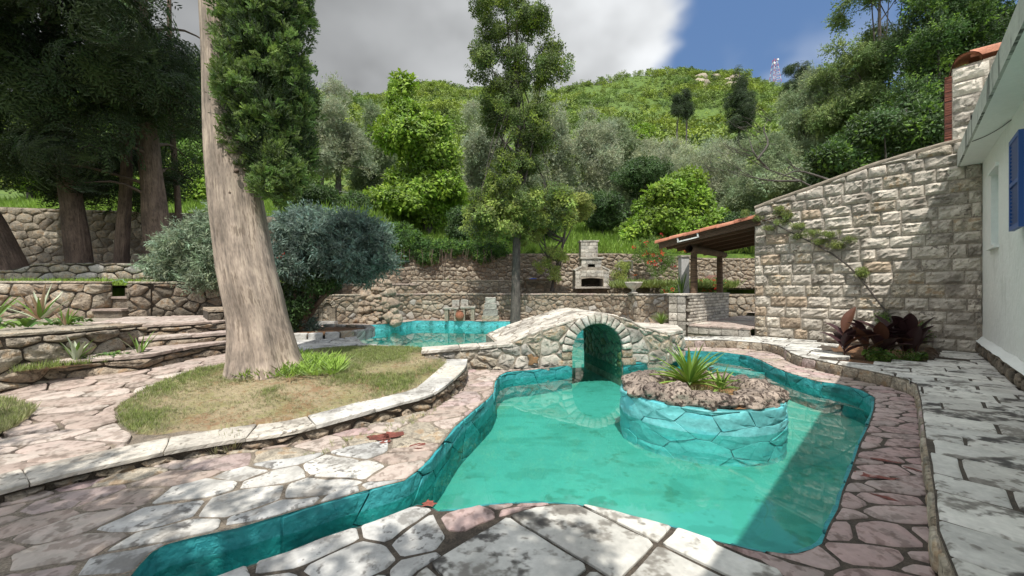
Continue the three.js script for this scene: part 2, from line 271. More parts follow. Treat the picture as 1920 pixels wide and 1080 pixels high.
// one stone: an outline in a mapped plane, raised by h, chamfered, uneven
function stoneGeo(poly, h, map, rnd, o = {}) {
  const { bevel = .012, dome = 0, rough = .004, under = .03, tilt = .02, full = true } = o;
  const p = ccw(poly), n = p.length, c = centre(p), pos = [], uv = [], idx = [], ou = rnd() * 9, ov = rnd() * 9, tx = (rnd() - .5) * tilt, ty = (rnd() - .5) * tilt;
  const z = (q) => h + (q[0] - c[0]) * tx + (q[1] - c[1]) * ty;
  const add = (a, b, k, s = 0) => { pos.push(...map(a, b, k)); uv.push(a + ou + s, b + ov + s); return pos.length / 3 - 1; };
  const toward = (q, f) => [lerp(q[0], c[0], f), lerp(q[1], c[1], f)];
  const r0 = p.map((q) => add(q[0], q[1], -under, h + under)), r1 = p.map((q) => add(q[0], q[1], z(q) - bevel)), t0 = p.map((q) => add(q[0], q[1], z(q) - bevel));
  const t1 = p.map((q) => { const d = Math.hypot(q[0] - c[0], q[1] - c[1]) || 1, k = toward(q, Math.min(.3, bevel * 1.1 / d)); return add(k[0], k[1], z(k) + (rnd() - .5) * rough + dome * .25); });
  const band = (a, b) => { for (let i = 0; i < n; i++) { const j = (i + 1) % n; idx.push(a[i], a[j], b[j], a[i], b[j], b[i]); } };
  band(r0, r1); band(t0, t1); let last = t1;
  if (full) { last = p.map((q) => { const k = toward(q, .5); return add(k[0], k[1], z(k) + (rnd() - .5) * rough * 2 + dome * .8); }); band(t1, last); }
  const m = add(c[0], c[1], h + dome + (rnd() - .5) * rough); for (let i = 0; i < n; i++) idx.push(last[i], last[(i + 1) % n], m);
  const g = new THREE.BufferGeometry(); g.setAttribute('position', new THREE.Float32BufferAttribute(pos, 3)); g.setAttribute('uv', new THREE.Float32BufferAttribute(uv, 2)); g.setIndex(idx); g.computeVertexNormals(); return g;
}
const pick = (a, rnd) => (Array.isArray(a) ? a[fl(rnd() * a.length)] : a);
function pave(parent, polys, map, mats, seed, o = {}) {
  const rnd = R(seed), { gap = .02, h = .03, st = .16, amp = .012, round = .2, name = 'stone', dh = .006, ...so } = o; let k = 0; const spare = [];
  for (const q of polys) {
    let p = tidy(inset(tidy(ccw(q)), gap * (.6 + rnd() * .8))); if (p.length < 3 || area(p) < (o.least ?? .004)) continue;
    if (round) p = chop(p, round); if (amp) p = ragged(tidy(p, .02), st, amp, rnd); if (p.length < 3) continue;
    const g = stoneGeo(p, h + (rnd() - .5) * 2 * dh, map, rnd, so); if (k < 295) part(parent, name, g, pick(mats, rnd)); else spare.push(g); k++;
  }
  if (spare.length) part(parent, name + '_rest', mergeGeometries(spare), pick(mats, rnd), true);
}
function sheet(poly, Y, holes = [], st = .3) {              // a sheet at height Y with uv in metres
  if (typeof Y === 'function') {
    const p = ccw(poly), pos = [], uv = []; let x0 = 1e9, x1 = -1e9, y0 = 1e9, y1 = -1e9; for (const q of p) { x0 = Math.min(x0, q[0]); x1 = Math.max(x1, q[0]); y0 = Math.min(y0, q[1]); y1 = Math.max(y1, q[1]); }
    for (let y = y0; y < y1; y += st) { const row = cut(cut(p, 0, y, 0, -1), 0, y + st, 0, 1); if (row.length < 3) continue; for (let x = x0; x < x1; x += st) { const c = tidy(cut(cut(row, x, 0, -1, 0), x + st, 0, 1, 0), 1e-5); if (c.length < 3) continue; const tri = THREE.ShapeUtils.triangulateShape(c.map((q) => new THREE.Vector2(...q)), []); for (const f of tri) for (const i of f) { const q = c[i]; pos.push(q[0], Y(q[0], q[1]), -q[1]); uv.push(q[0], q[1]); } } }
    const g = new THREE.BufferGeometry(); g.setAttribute('position', new THREE.Float32BufferAttribute(pos, 3)); g.setAttribute('uv', new THREE.Float32BufferAttribute(uv, 2)); const n = []; const e = .02; for (let i = 0; i < pos.length; i += 3) { const x = pos[i], d = -pos[i + 2], v = new THREE.Vector3(-(Y(x + e, d) - Y(x - e, d)) / (2 * e), 1, (Y(x, d + e) - Y(x, d - e)) / (2 * e)).normalize(); n.push(v.x, v.y, v.z); } g.setAttribute('normal', new THREE.Float32BufferAttribute(n, 3)); return g;
  }
  const s = new THREE.Shape(ccw(poly).map((q) => new THREE.Vector2(...q))); for (const h of holes) s.holes.push(new THREE.Path(h.map((q) => new THREE.Vector2(...q))));
  const g = new THREE.ShapeGeometry(s), p = g.attributes.position; for (let i = 0; i < p.count; i++) p.setXYZ(i, p.getX(i), Y, -p.getY(i)); g.computeVertexNormals(); return g;
}
function gridGeo(nu, nv, f, su = 1, sv = 1, wrap) {                // a surface of nu x nv cells; f(u, v) -> point
  const pos = [], uv = [], idx = [];
  for (let j = 0; j <= nv; j++) for (let i = 0; i <= nu; i++) { const q = f(i / nu, j / nv); pos.push(q[0], q[1], q[2]); uv.push(i / nu * su, j / nv * sv); }
  for (let j = 0; j < nv; j++) for (let i = 0; i < nu; i++) { const a = j * (nu + 1) + i, b = a + 1, c = a + nu + 1, d = c + 1; idx.push(a, b, d, a, d, c); }
  const g = new THREE.BufferGeometry(); g.setAttribute('position', new THREE.Float32BufferAttribute(pos, 3)); g.setAttribute('uv', new THREE.Float32BufferAttribute(uv, 2)); g.setIndex(idx); g.computeVertexNormals();
  if (wrap) { const n = g.attributes.normal; for (let j = 0; j <= nv; j++) { const a = j * (nu + 1), b = a + nu, v = new THREE.Vector3(n.getX(a) + n.getX(b), n.getY(a) + n.getY(b), n.getZ(a) + n.getZ(b)).normalize(); n.setXYZ(a, v.x, v.y, v.z); n.setXYZ(b, v.x, v.y, v.z); } }
  return g;
}
// arc-length walk along a plan line
function liner(line) {
  const L = [0]; for (let i = 1; i < line.length; i++) L.push(L[i - 1] + Math.hypot(line[i][0] - line[i - 1][0], line[i][1] - line[i - 1][1]));
  const at = (s) => { let i = 1; while (i < L.length - 1 && L[i] < s) i++; const a = line[i - 1], b = line[i], l = L[i] - L[i - 1] || 1, t = (s - L[i - 1]) / l; const ux = (b[0] - a[0]) / l, uy = (b[1] - a[1]) / l; return { x: lerp(a[0], b[0], t), d: lerp(a[1], b[1], t), ux, uy, nx: uy, ny: -ux }; };   // n: to the right hand of the walk
  return { at, len: L[L.length - 1], L };
}
function smooth(line, k = 2, closed = false) { let p = line; for (let t = 0; t < k; t++) { const o = closed ? [] : [p[0]]; for (let i = 0; i < p.length - (closed ? 0 : 1); i++) { const a = p[i], b = p[(i + 1) % p.length]; o.push([lerp(a[0], b[0], .25), lerp(a[1], b[1], .25)], [lerp(a[0], b[0], .75), lerp(a[1], b[1], .75)]); } if (!closed) o.push(p[p.length - 1]); p = o; } return p; }
function box(w, h, d, x = 0, y = 0, z = 0, ry = 0) { const g = new THREE.BoxGeometry(w, h, d); if (ry) g.rotateY(ry); g.translate(x, y, z); return g; }
// solid between a plan line (front face, seen from its right-hand side) and a parallel line behind it
function solid(line, y0, y1, thick, uvs = 1) {
  const w = liner(line), f0 = typeof y0 === 'function' ? y0 : () => y0, f1 = typeof y1 === 'function' ? y1 : () => y1, st = []; for (const s of w.L) st.push(s);
  const extra = []; for (let i = 1; i < st.length; i++) { const k = Math.max(1, Math.round((st[i] - st[i - 1]) / .5)); for (let j = 0; j < k; j++) extra.push(lerp(st[i - 1], st[i], j / k)); } extra.push(w.len);
  const pos = [], uv = [], idx = []; const q = (s, y, n, u, v) => { const c = w.at(s); pos.push(c.x - c.nx * n, y, -(c.d - c.ny * n)); uv.push(u * uvs, v * uvs); return pos.length / 3 - 1; };
  const quad = (a, b, c, d) => { idx.push(a, b, c, a, c, d); };
  for (let i = 0; i + 1 < extra.length; i++) { const a = extra[i], b = extra[i + 1];
    quad(q(a, f0(a), 0, a, f0(a)), q(b, f0(b), 0, b, f0(b)), q(b, f1(b), 0, b, f1(b)), q(a, f1(a), 0, a, f1(a)));
    quad(q(a, f1(a), 0, a, 0), q(b, f1(b), 0, b, 0), q(b, f1(b), thick, b, thick), q(a, f1(a), thick, a, thick));
    quad(q(b, f0(b), thick, b, f0(b)), q(a, f0(a), thick, a, f0(a)), q(a, f1(a), thick, a, f1(a)), q(b, f1(b), thick, b, f1(b))); }
  for (const s of [0, w.len]) quad(q(s, f0(s), 0, 0, f0(s)), q(s, f0(s), thick, thick, f0(s)), q(s, f1(s), thick, thick, f1(s)), q(s, f1(s), 0, 0, f1(s)));
  const g = new THREE.BufferGeometry(); g.setAttribute('position', new THREE.Float32BufferAttribute(pos, 3)); g.setAttribute('uv', new THREE.Float32BufferAttribute(uv, 2)); g.setIndex(idx); g.computeVertexNormals(); return g;
}
const faceMap = (w) => (a, b, n) => { const c = w.at(a); return [c.x + c.nx * n, b, -(c.d + c.ny * n)]; };
// a wall of field stones
function rubbleWall(name, label, category, line, y0, y1, o = {}) {
  const { cw = .34, ch = .24, seed = 1, mats = M.rubble, mortar = M.mortar, thick = .4, gap = .013, h = .032, dome = .012, group, cope, full = true, ends } = o;
  const t = thing(name, label, category, [0, 0, 0], group), w = liner(line), f1 = typeof y1 === 'function' ? y1 : () => y1, b0 = typeof y0 === 'function' ? y0 : () => y0;
  part(t, 'mortar', solid(line, b0, f1, thick), mortar);
  const reg = [], k = Math.max(2, Math.ceil(w.len / .6)); for (let i = 0; i <= k; i++) reg.push([w.len * i / k, b0(w.len * i / k) + .01]); for (let i = k; i >= 0; i--) reg.push([w.len * i / k, f1(w.len * i / k) - .008]);
  const rnd = R(seed); pave(t, cells(reg, cw, ch, rnd, o.jit ?? .75), faceMap(w), mats, seed + 5, { gap, h, dome, st: .11, amp: .018, round: .15, dh: .018, tilt: .16, bevel: .016, rough: .03, full, ...(o.so || {}) });
  if (cope) {                                            // coping stones along the top
    const { ht = .06, wd = thick + .08, over = .05, lenm = .5, cm = M.lime } = cope; let s = 0; const polys = [];
    while (s < w.len - .05) { const l = Math.min(w.len - s, lenm * (.75 + rnd() * .5)); polys.push([[s, -over], [s + l, -over], [s + l, wd - over], [s, wd - over]]); s += l; }
    pave(t, polys, (a, b, n) => { const c = w.at(a); return [c.x - c.nx * b, f1(clamp(a, 0, w.len)) + .004 + n, -(c.d - c.ny * b)]; }, cm, seed + 9, { gap: .004, h: ht, st: .2, amp: .008, round: 0, name: 'coping_stone', dh: .006, under: 0, bevel: .012, rough: .006 });
  }
  const c = w.at(w.len / 2); return rebase(t, c.x, b0(w.len / 2), -c.d);
}
function tube(pts, rad, seg = 8, o = {}) {                // tapered limb through points [x,y,z]
  const c = new THREE.CatmullRomCurve3(pts.map((q) => new THREE.Vector3(...q))), n = o.n ?? Math.max(3, pts.length * 3), fr = c.computeFrenetFrames(n, false), rr = o.rough ?? 0;
  const ra = Array.isArray(rad) ? (t) => { const k = t * (rad.length - 1), i = Math.min(rad.length - 2, fl(k)); return lerp(rad[i], rad[i + 1], k - i); } : () => rad, len = c.getLength();
  return gridGeo(seg, n, (u, v) => { const p = c.getPointAt(v), i = Math.round(v * n), a = u * Math.PI * 2, N = fr.normals[i], B = fr.binormals[i]; let r = ra(v); if (rr) r *= 1 + rr * (fbm3(Math.cos(a) * 2.2 + 7, p.y * .8, Math.sin(a) * 2.2 + (o.seed ?? 0), 3) - .5) * 2; return [p.x + (N.x * Math.cos(a) + B.x * Math.sin(a)) * r, p.y + (N.y * Math.cos(a) + B.y * Math.sin(a)) * r, p.z + (N.z * Math.cos(a) + B.z * Math.sin(a)) * r]; }, Math.max(.25, Math.round(ra(0) * 6.28 * 2) / 2), len, true);
}
const merge = (a) => mergeGeometries(a.map((g) => { const o = g.index ? g.toNonIndexed() : g; for (const k of Object.keys(o.attributes)) if (!['position', 'normal', 'uv'].includes(k)) o.deleteAttribute(k); if (!o.attributes.uv) o.setAttribute('uv', new THREE.Float32BufferAttribute(new Float32Array(o.attributes.position.count * 2), 2)); return o; }));

// ------------------------------------------------------------------ plan of the place
const WATER = -0.137, BO = [1.7, 7.75], BS = [.979, .205], BW = [-.205, .979];            // bridge: arch centre, along, across
const B = (s, w) => [BO[0] + s * BS[0] + w * BW[0], BO[1] + s * BS[1] + w * BW[1]];
const LV = [[-9, .12], [3.3, .12], [3.7, .135], [4.1, .16], [4.8, .19], [5.3, .26], [5.7, .305], [99, .305]];
const level = (d) => { for (let i = 1; i < LV.length; i++) if (d <= LV[i][0]) return lerp(LV[i - 1][1], LV[i][1], (d - LV[i - 1][0]) / (LV[i][0] - LV[i - 1][0])); return .305; };
const yL = (x, d) => level(d) - .004;                              // lawn and path level
const PL = (px, py, up = 0) => { let q = P(px, py, .2); for (let i = 0; i < 6; i++) q = P(px, py, yL(...q) + up); return q; };
const PX = (list, Y = 0) => list.map((q) => P(q[0], q[1], Y));
const rimLeft = PX([[245, 1080], [261, 1060], [285, 1035], [310, 1021], [363, 1007], [444, 990], [526, 966], [611, 941], [683, 920], [758, 901], [783, 882], [804, 861], [827, 833], [853, 800], [890, 768], [915, 748], [926, 735], [928, 716], [936, 705], [950, 698], [1000, 694], [1040, 689]]);
const rimRight = PX([[1205, 679], [1227, 676], [1250, 672], [1258, 662], [1278, 658.5], [1320, 659], [1355, 661], [1400, 667], [1424, 675], [1453, 690], [1486, 702], [1530, 715], [1575, 721], [1616, 732], [1640, 746], [1638, 766], [1628, 799], [1612, 831], [1596, 880], [1579, 921], [1571, 954], [1553, 986], [1541, 1019], [1522, 1029], [1494, 1037], [1449, 1039], [1400, 1028]]);
const rimFront = PX([[1333, 1010], [1275, 991], [1212, 975], [1142, 957], [1079, 945], [1017, 942], [950, 943], [892, 949], [850, 957], [821, 957], [808, 949], [783, 945], [687, 982], [600, 1010], [530, 1039], [470, 1058], [412, 1080]]);
const chanEnd = [[-2.05, 1.75], [-2.6, 1.45], [-2.75, 1.7], [-2.35, 1.95]];
const jambL = B(-.54, 0), jambR = B(.54, 0), jambL2 = B(-.54, 2), jambR2 = B(.54, 2);
const rimNear = [...rimLeft, jambL, jambR, ...rimRight, ...rimFront, ...chanEnd];
const farRim = [[-5.95, 13.8], [-5.5, 14.4], [-4.8, 15], [-4.4, 15.5], [-4.07, 16.5], [-2.87, 16.4], [-1.2, 16.1], [.51, 16.1], [2.2, 15.4], [3.2, 13.6], [2.9, 11.2]];
const farNear = [B(-1.95, 2), B(-1.95, .38), B(-3.36, .38), [-2.0, 7.9], [-3.3, 8.5], [-3.9, 9.6], [-4.4, 11.2], [-5.2, 12.4]];
const rimFar = [...farRim, jambR2, jambL2, ...farNear];
const inPools = (x, d) => inside(rimNear, x, d) || inside(rimFar, x, d) || inside([jambL, jambR, jambR2, jambL2], x, d);

// ------------------------------------------------------------------ terrain, one sheet to the horizon
const RIDGE = [[-1.4, .5], [-.8, .44], [-.5, .47], [-.41, .49], [-.23, .525], [-.12, .515], [.13, .515], [.2, .52], [.33, .545], [.47, .55], [.58, .545], [.67, .52], [.8, .5], [1.4, .45]];
const ridgeAt = (u) => { for (let i = 1; i < RIDGE.length; i++) if (u <= RIDGE[i][0]) return lerp(RIDGE[i - 1][1], RIDGE[i][1], sm(clamp((u - RIDGE[i - 1][0]) / (RIDGE[i][0] - RIDGE[i - 1][0])))); return .45; };
function hillY(x, d) {
  const left = step(-5.5, -9, x), d0 = lerp(20.9, 17.6, left), y0 = lerp(3.25, 4.55, left);
  if (d < d0 - .4) return -.12;
  const e = Math.max(0, d - d0), u = x / Math.max(d, 20);
  let y = y0 + .30 * e + .0125 * Math.pow(Math.max(0, d - 40), 1.5);
  const top = 350 * ridgeAt(u), at350 = y0 + .30 * (350 - d0) + .0125 * Math.pow(310, 1.5);
  y *= lerp(1, top / at350, step(60, 330, d));
  if (d > 350) y = top - (d - 350) * .25;
  y += (fbm3(x * .03, d * .03, 1, 4) - .5) * Math.min(18, Math.max(0, d - 40) * .10) * step(420, 330, d) + (fbm3(x * .2, d * .2, 5, 3) - .5) * .8 * clamp((d - 24) / 10);
  return lerp(-.12, y, step(d0 - .4, d0, d));
}
function terrainY(x, d) {
  if (d < 18 && d > -1 && x > -8 && x < 7) for (let i = 0; i < 9; i++) { const a = (i % 3 - 1) * .33, b = (fl(i / 3) - 1) * .33; if (inPools(x + a, d + b)) return -1.1; }
  return hillY(x, d);
}
{
  const ax = (dense0, dense1, st, far0, far1) => { const o = []; for (let v = dense0; v <= dense1 + 1e-6; v += st) o.push(v); let s = st; while (o[o.length - 1] < far1) { s *= 1.07; o.push(o[o.length - 1] + s); } s = st; while (o[0] > far0) { s *= 1.07; o.unshift(o[0] - s); } return o; };
  const xs = ax(-14, 14, .35, -900, 900), ds = ax(-2, 25, .35, -120, 900), pos = [], uv = [], idx = [];
  for (const d of ds) for (const x of xs) { pos.push(x, terrainY(x, d), -d); uv.push(x, d); }
  for (let j = 0; j + 1 < ds.length; j++) for (let i = 0; i + 1 < xs.length; i++) { const a = j * xs.length + i; idx.push(a, a + 1, a + xs.length + 1, a, a + xs.length + 1, a + xs.length); }
  const g = new THREE.BufferGeometry(); g.setAttribute('position', new THREE.Float32BufferAttribute(pos, 3)); g.setAttribute('uv', new THREE.Float32BufferAttribute(uv, 2)); g.setIndex(idx); g.computeVertexNormals();
  struct('hillside_ground', g, M.meadow);
}

// ------------------------------------------------------------------ the pool
const pool = thing('garden_pool', 'turquoise painted ornamental pool winding from the front channel under the bridge', 'pool');
function poolWall(line, yTop, yBot, seed) {
  const w = liner(line), n = Math.ceil(w.len / .09);
  return gridGeo(n, 9, (u, v) => { const s = u * w.len, c = w.at(s), y = lerp(yBot, yTop, v), k = (fbm3(c.x * 3.2 + seed, y * 5, c.d * 3.2, 4) - .5) * .03 - .008 * v; return [c.x + c.nx * k, y, -(c.d + c.ny * k)]; }, w.len, yTop - yBot);
}
const nearA = smooth([...rimLeft.slice(6), jambL], 1), nearB = smooth([jambR, ...rimRight, ...rimFront.slice(0, 10)], 1);
part(pool, 'basin_wall', poolWall(nearA, -.003, -.62, 1), M.teal);
part(pool, 'basin_wall', poolWall(nearB, -.003, -.62, 2), M.teal);
for (const [line, sd] of [[nearA, 24], [nearB, 25]]) { const w = liner(line); pave(pool, cells([[.01, -.5], [w.len - .01, -.5], [w.len - .01, -.008], [.01, -.008]], .5, .24, R(sd), .95), faceMap(w), M.teal, sd, { gap: .001, h: .02, dome: .004, st: .12, amp: .004, round: .04, name: 'painted_stone', dh: .002, tilt: .05, bevel: .003, rough: .008 }); }
part(pool, 'channel_wall', poolWall([...rimFront.slice(9), ...chanEnd, ...rimLeft.slice(0, 7)], -.003, -.62, 3), M.teal);
part(pool, 'basin_wall', poolWall(smooth([...farNear.slice(2), ...farRim, jambR2], 1), .12, -.8, 4), M.tealLight);
part(pool, 'basin_wall', poolWall([jambL2, ...farNear.slice(0, 3)], .12, -.8, 5), M.tealLight);
part(pool, 'pool_floor', sheet([...rimLeft.slice(6), jambL, jambR, ...rimRight, ...rimFront.slice(0, 13)], -.47), M.bed);
part(pool, 'channel_floor', sheet([...rimFront.slice(12), ...chanEnd, ...rimLeft.slice(0, 7)], -.31), M.tealLight);
part(pool, 'channel_sill', (() => { const a = rimFront[12], b = rimLeft[6]; return solid([a, b], -.5, -.306, .04); })(), M.teal);
part(pool, 'pool_floor', sheet(rimFar, -.78), M.bed); part(pool, 'tunnel_floor', sheet([jambL, jambR, jambR2, jambL2], -.5), M.bed);
{ // painted steps under water in the far corner by the raised walk
  const a = P(1290, 659), b = P(1424, 675), cI = P(1380, 690), dI = P(1262, 668);
  part(pool, 'pool_step', solid([[2.95, 8.42], [4.25, 8.75], [5.05, 7.75]].map((q) => q), -.5, -.19, -.42), M.tealLight);
  part(pool, 'pool_step', solid([[2.75, 8.1], [4.0, 8.38], [4.8, 7.45]].map((q) => q), -.5, -.33, -.30), M.tealLight);
}
{
  const near = sheet(rimNear, WATER), tun = sheet([jambL, jambR, jambR2, jambL2], WATER), far = sheet(rimFar, WATER);
  struct('pool_water', merge([near, tun, far]), M.water);
}

// ------------------------------------------------------------------ paving by the near pool, level 0
const baseLine = PX([[0, 946], [110, 915], [224, 888], [310, 868], [428, 848], [513, 838], [578, 826], [660, 805], [740, 783], [804, 768], [830, 755], [855, 739], [869, 722], [871, 708]]);
const cb0 = baseLine[0], cb1 = baseLine[1], curb = [[cb0[0] - (cb1[0] - cb0[0]) * 4, cb0[1] - (cb1[1] - cb0[1]) * 4], ...smooth(baseLine, 1)];
const bandLine = PX([[1256, 654.5], [1300, 653], [1350, 653], [1400, 656], [1440, 660], [1466, 668], [1480, 679], [1500, 688], [1534, 696], [1575, 706], [1620, 716], [1665, 727], [1701, 738], [1718, 747], [1726, 783], [1734, 852], [1742, 905], [1752, 982], [1757, 1060]]).concat([[2.0, 1.75], [1.2, 1.1], [.6, .3]]);
const slabEdge = PX([[150, 1080], [215, 1010], [330, 930], [420, 880], [560, 845], [690, 820], [720, 868], [745, 903]]);
const leftPave = [...curb, P(869, 694), P(956, 695), P(1029, 691), jambL, ...rimLeft.slice().reverse(), [-2.35, 1.95], [-2.75, 1.7], [-6, 1.2], [-8, 1.0]];
{
  const g = struct('left_pool_paving', sheet(leftPave, -.004), M.mortarPath);
  const slabs = [...slabEdge, ...rimLeft.slice(0, 10).reverse()], whole = [...curb, P(869, 694), P(956, 695), P(1029, 691), jambL, ...rimLeft.slice().reverse(), [-2.35, 1.95], [-2.75, 1.7], [-6, 1.2], [-8, 1.0]];
  M.pinkMix = [...M.path, ...M.path, M.rubble[1], M.pink[2], M.path[3], M.pink[0], M.pink[3]];
  const big = [], small = [], near = (c) => inside(slabs, ...c);
  for (const c of cells(whole, .44, .26, R(11), .85, .45)) (near(centre(c)) ? big : small).push(c);
  pave(g, big, ground(-.012), M.pale, 12, { gap: .015, h: .021, st: .12, amp: .018, round: .06, dh: .005, rough: .006, tilt: .03 });
  pave(g, small, ground(-.012), M.pinkMix, 14, { gap: .013, h: .02, st: .10, amp: .018, round: .08, dh: .006, rough: .01, tilt: .05 });
  for (const [px, py, r, s] of [[712, 822, .10, 3], [735, 818, .09, 4], [722, 830, .05, 5], [784, 838, .07, 6], [803, 948, .045, 7]]) {       // worn red paint on two stones
    const c = P(px, py), rnd = R(s), p = []; for (let i = 0; i < 14; i++) { const a = i / 14 * 6.283, q = r * (.55 + rnd() * .75); p.push([c[0] + Math.cos(a) * q * 1.2, c[1] + Math.sin(a) * q]); }
    part(g, 'red_paint', sheet(p, .0125), M.red);
  }
}
{
  const band = [P(1205, 679), ...rimRight.slice(1), P(1375, 1021), P(1440, 1062), [1.45, 1.85], ...bandLine.slice(0, -2).reverse()];
  const base = [jambR, ...rimRight, P(1375, 1021), [1.2, 1.6], ...bandLine.slice(0, -1).reverse(), P(1250, 655), B(1.6, 0)];
  const g = struct('right_pool_paving', sheet(base, -.004), M.mortarDark), far = [], close = [];
  for (const c of cells(band, .40, .19, R(21), .75, -.12)) (centre(c)[1] > 6 ? far : close).push(c);
  pave(g, close, ground(-.012), M.pink, 22, { gap: .014, h: .02, st: .12, amp: .014, round: .16, dh: .005 });
  pave(g, far, ground(-.012), M.pinkMix, 23, { gap: .01, h: .02, st: .15, amp: .01, round: .2, full: false });
  for (const [px, py, a, b, s] of [[1636, 895, .14, .05, 1], [1656, 936, .07, .03, 2], [1716, 884, .05, .035, 4], [1662, 867, .10, .03, 3]]) { const c = P(px, py), rnd = R(s + 40), p = []; for (let i = 0; i < 12; i++) { const t = i / 12 * 6.283, q = .6 + rnd() * .6; p.push([c[0] + Math.cos(t) * q * a, c[1] + Math.sin(t) * q * b - Math.cos(t) * .05]); } part(g, 'red_paint', sheet(p, .0125), M.red); }
}
const UA = [-.694, .720], UB = [-.7075, -.7067];                        // the deck's joints run along these two directions
const DK = (a, b) => [9.33 + UA[0] * a + UB[0] * b, 7.72 + UA[1] * a + UB[1] * b];
const toDK = (q) => { const x = q[0] - 9.33, y = q[1] - 7.72, det = UA[0] * UB[1] - UA[1] * UB[0]; return [(x * UB[1] - y * UB[0]) / det, (UA[0] * y - UA[1] * x) / det]; };
function tiled(region, rows, seed, wmin, wmax, b0 = -1) {                    // long courses across the deck, cut into slabs of uneven length
  const reg = ccw(region.map(toDK)), rnd = R(seed), out = []; let b = b0; let x0 = Math.min(...reg.map((q) => q[0])), x1 = Math.max(...reg.map((q) => q[0])), y1 = Math.max(...reg.map((q) => q[1]));
  while (b < y1) { const h = rows[fl(rnd() * rows.length)]; let a = x0 - rnd() * wmax; while (a < x1) { const l = wmin + rnd() * (wmax - wmin); const p = cutRect(reg, a, b, a + l, b + h); if (p.length > 2 && Math.abs(area(p)) > .006) out.push(p.map((q) => DK(...q))); a += l; } b += h; }
  return out;
}
{
  const tiles = [P(950, 969), P(1000, 954), P(1050, 947), P(1092, 948), ...rimFront.slice(0, 4).reverse(), P(1345, 1022), P(1400, 1047), P(1465, 1068), [1.3, 1.55], [.9, .4], [0, -.4], [-.9, .6], P(780, 1075), P(850, 1030)];
  const pinks = [...rimFront.slice(4, 11), P(838, 1000), P(862, 1004), P(900, 985), P(950, 968), P(1000, 953), P(1050, 946)];
  const slabs = [P(808, 949), ...rimFront.slice(11), [-2.05, 1.75], [-2.6, 1.45], [-2.6, .6], [-.95, .6], P(780, 1075), P(850, 1030), P(838, 1002)];
  const base = [...rimFront.slice().reverse(), P(1375, 1021), [1.25, 1.58], [.7, .2], [-.4, -1.2], [-3.4, -1.2], [-3.4, 1.1], [-2.75, 1.45], [-2.6, 1.45], [-2.05, 1.75]];
  const g = struct('front_paving', sheet(base, -.006), M.mortarDark);
  pave(g, tiled(tiles, [.44, .52, .62], 31, .55, .95, 4.2), ground(-.008), M.slab, 32, { gap: .013, h: .026, st: .12, amp: .006, round: .04, dh: .003, rough: .003, name: 'slab' });
  pave(g, cells(pinks, .3, .22, R(33), .8, .1), ground(-.012), M.pink, 34, { gap: .014, h: .02, st: .1, amp: .012, round: .14 });
  pave(g, cells(slabs, .42, .34, R(35), .8, .6), ground(-.012), M.pale, 36, { gap: .016, h: .022, st: .12, amp: .012, round: .1 });
  const rr = P(1405, 1038); pave(g, [[P(1345, 1018), P(1398, 1030), P(1440, 1041), P(1462, 1062), P(1400, 1043)]], ground(-.012), M.pink, 37, { gap: .008, h: .02, st: .1, amp: .01, round: .1 });
}

// ------------------------------------------------------------------ the raised deck on the right
const wallL = [6.59, 10.57], corner = [9.33, 7.72];
const deckEdge = bandLine.map((q) => q);
{
  const deck = [...deckEdge, [.75, -.9], DK(0, 11.3), corner, DK(3.96, 0), [4.45, 10.35], [4.12, 10.1]];
  const bed = [P(1560, 655, .2), P(1572, 676, .2), P(1640, 684, .2), P(1700, 684, .2), P(1752, 672, .2), DK(.75, .02), DK(2.4, .02)];
  const g = struct('raised_deck', sheet(deck, .19, [ccw(bed)]), M.mortarDark);
  part(g, 'riser', solid(bandLine, -.05, .186, .12), M.mortar);
  const all = tiled(deck, [.26, .33, .4, .48], 41, .4, .95).filter((p) => { const c = centre(p); return c[1] > -.2; });
  const bedC = centre(bed); const cutBed = [];
  for (const p of all) { const n = p.filter((q) => inside(bed, ...q)).length, c = centre(p); if (inside(bed, ...c)) continue; cutBed.push(p); }
  pave(g, cutBed, ground(.186), M.slab, 42, { gap: .010, h: .018, st: .2, amp: .005, round: .03, dh: .003, rough: .003, name: 'slab', tilt: .006 });
  const w = liner(bandLine); const reg = [[0, -.02], [w.len, -.02], [w.len, .178], [0, .178]];
  pave(g, cells(reg, .26, .22, R(43), .5), faceMap(w), [...M.rubble, M.pink[2]], 44, { gap: .007, h: .02, dome: .01, st: .1, amp: .008, round: .12, name: 'riser_stone', dh: .008, full: false });
  struct('planting_soil', sheet(bed, .15), M.soil);
}

// ------------------------------------------------------------------ lawn, path and the curved stone kerb on the left
const curbW = liner(curb), kerbH = (s) => level(curbW.at(s).d);
rubbleWall('curved_kerb_wall', 'low curved stone kerb with pale coping slabs between the lawn and the pool paving', 'kerb wall', curb, -.06, (s) => kerbH(s) - .045, { cw: .24, ch: .14, seed: 51, thick: .3, mortar: M.mortarDark, mats: [...M.brown, M.rubble[2], M.rubble[4]], h: .02, dome: .02, cope: { ht: .045, wd: .37, over: .055, lenm: .62, cm: [M.lime[0], M.lime[2], M.pale[1]] } });
const kerbBack = (() => { const w = liner(curb), o = []; for (let i = 0; i <= 40; i++) { const c = w.at(w.len * i / 40); o.push([c.x - c.nx * .29, c.d - c.ny * .29]); } return o; })();
const lawnEdge = [[330, 806], [285, 816], [252, 812], [234, 803], [226, 792], [216, 765], [262, 735], [340, 702], [430, 683], [500, 668], [560, 660], [640, 652], [790, 650], [800, 668]].map((q) => PL(...q));
const lawnPoly = [...kerbBack.filter((q) => q[1] > lawnEdge[0][1] && q[0] > lawnEdge[0][0]), ...smooth(lawnEdge, 2).reverse()];
const stepBase = [[434, 661], [359, 673], [263, 695], [160, 706], [57, 717.6], [0, 729]].map((q) => PL(...q));
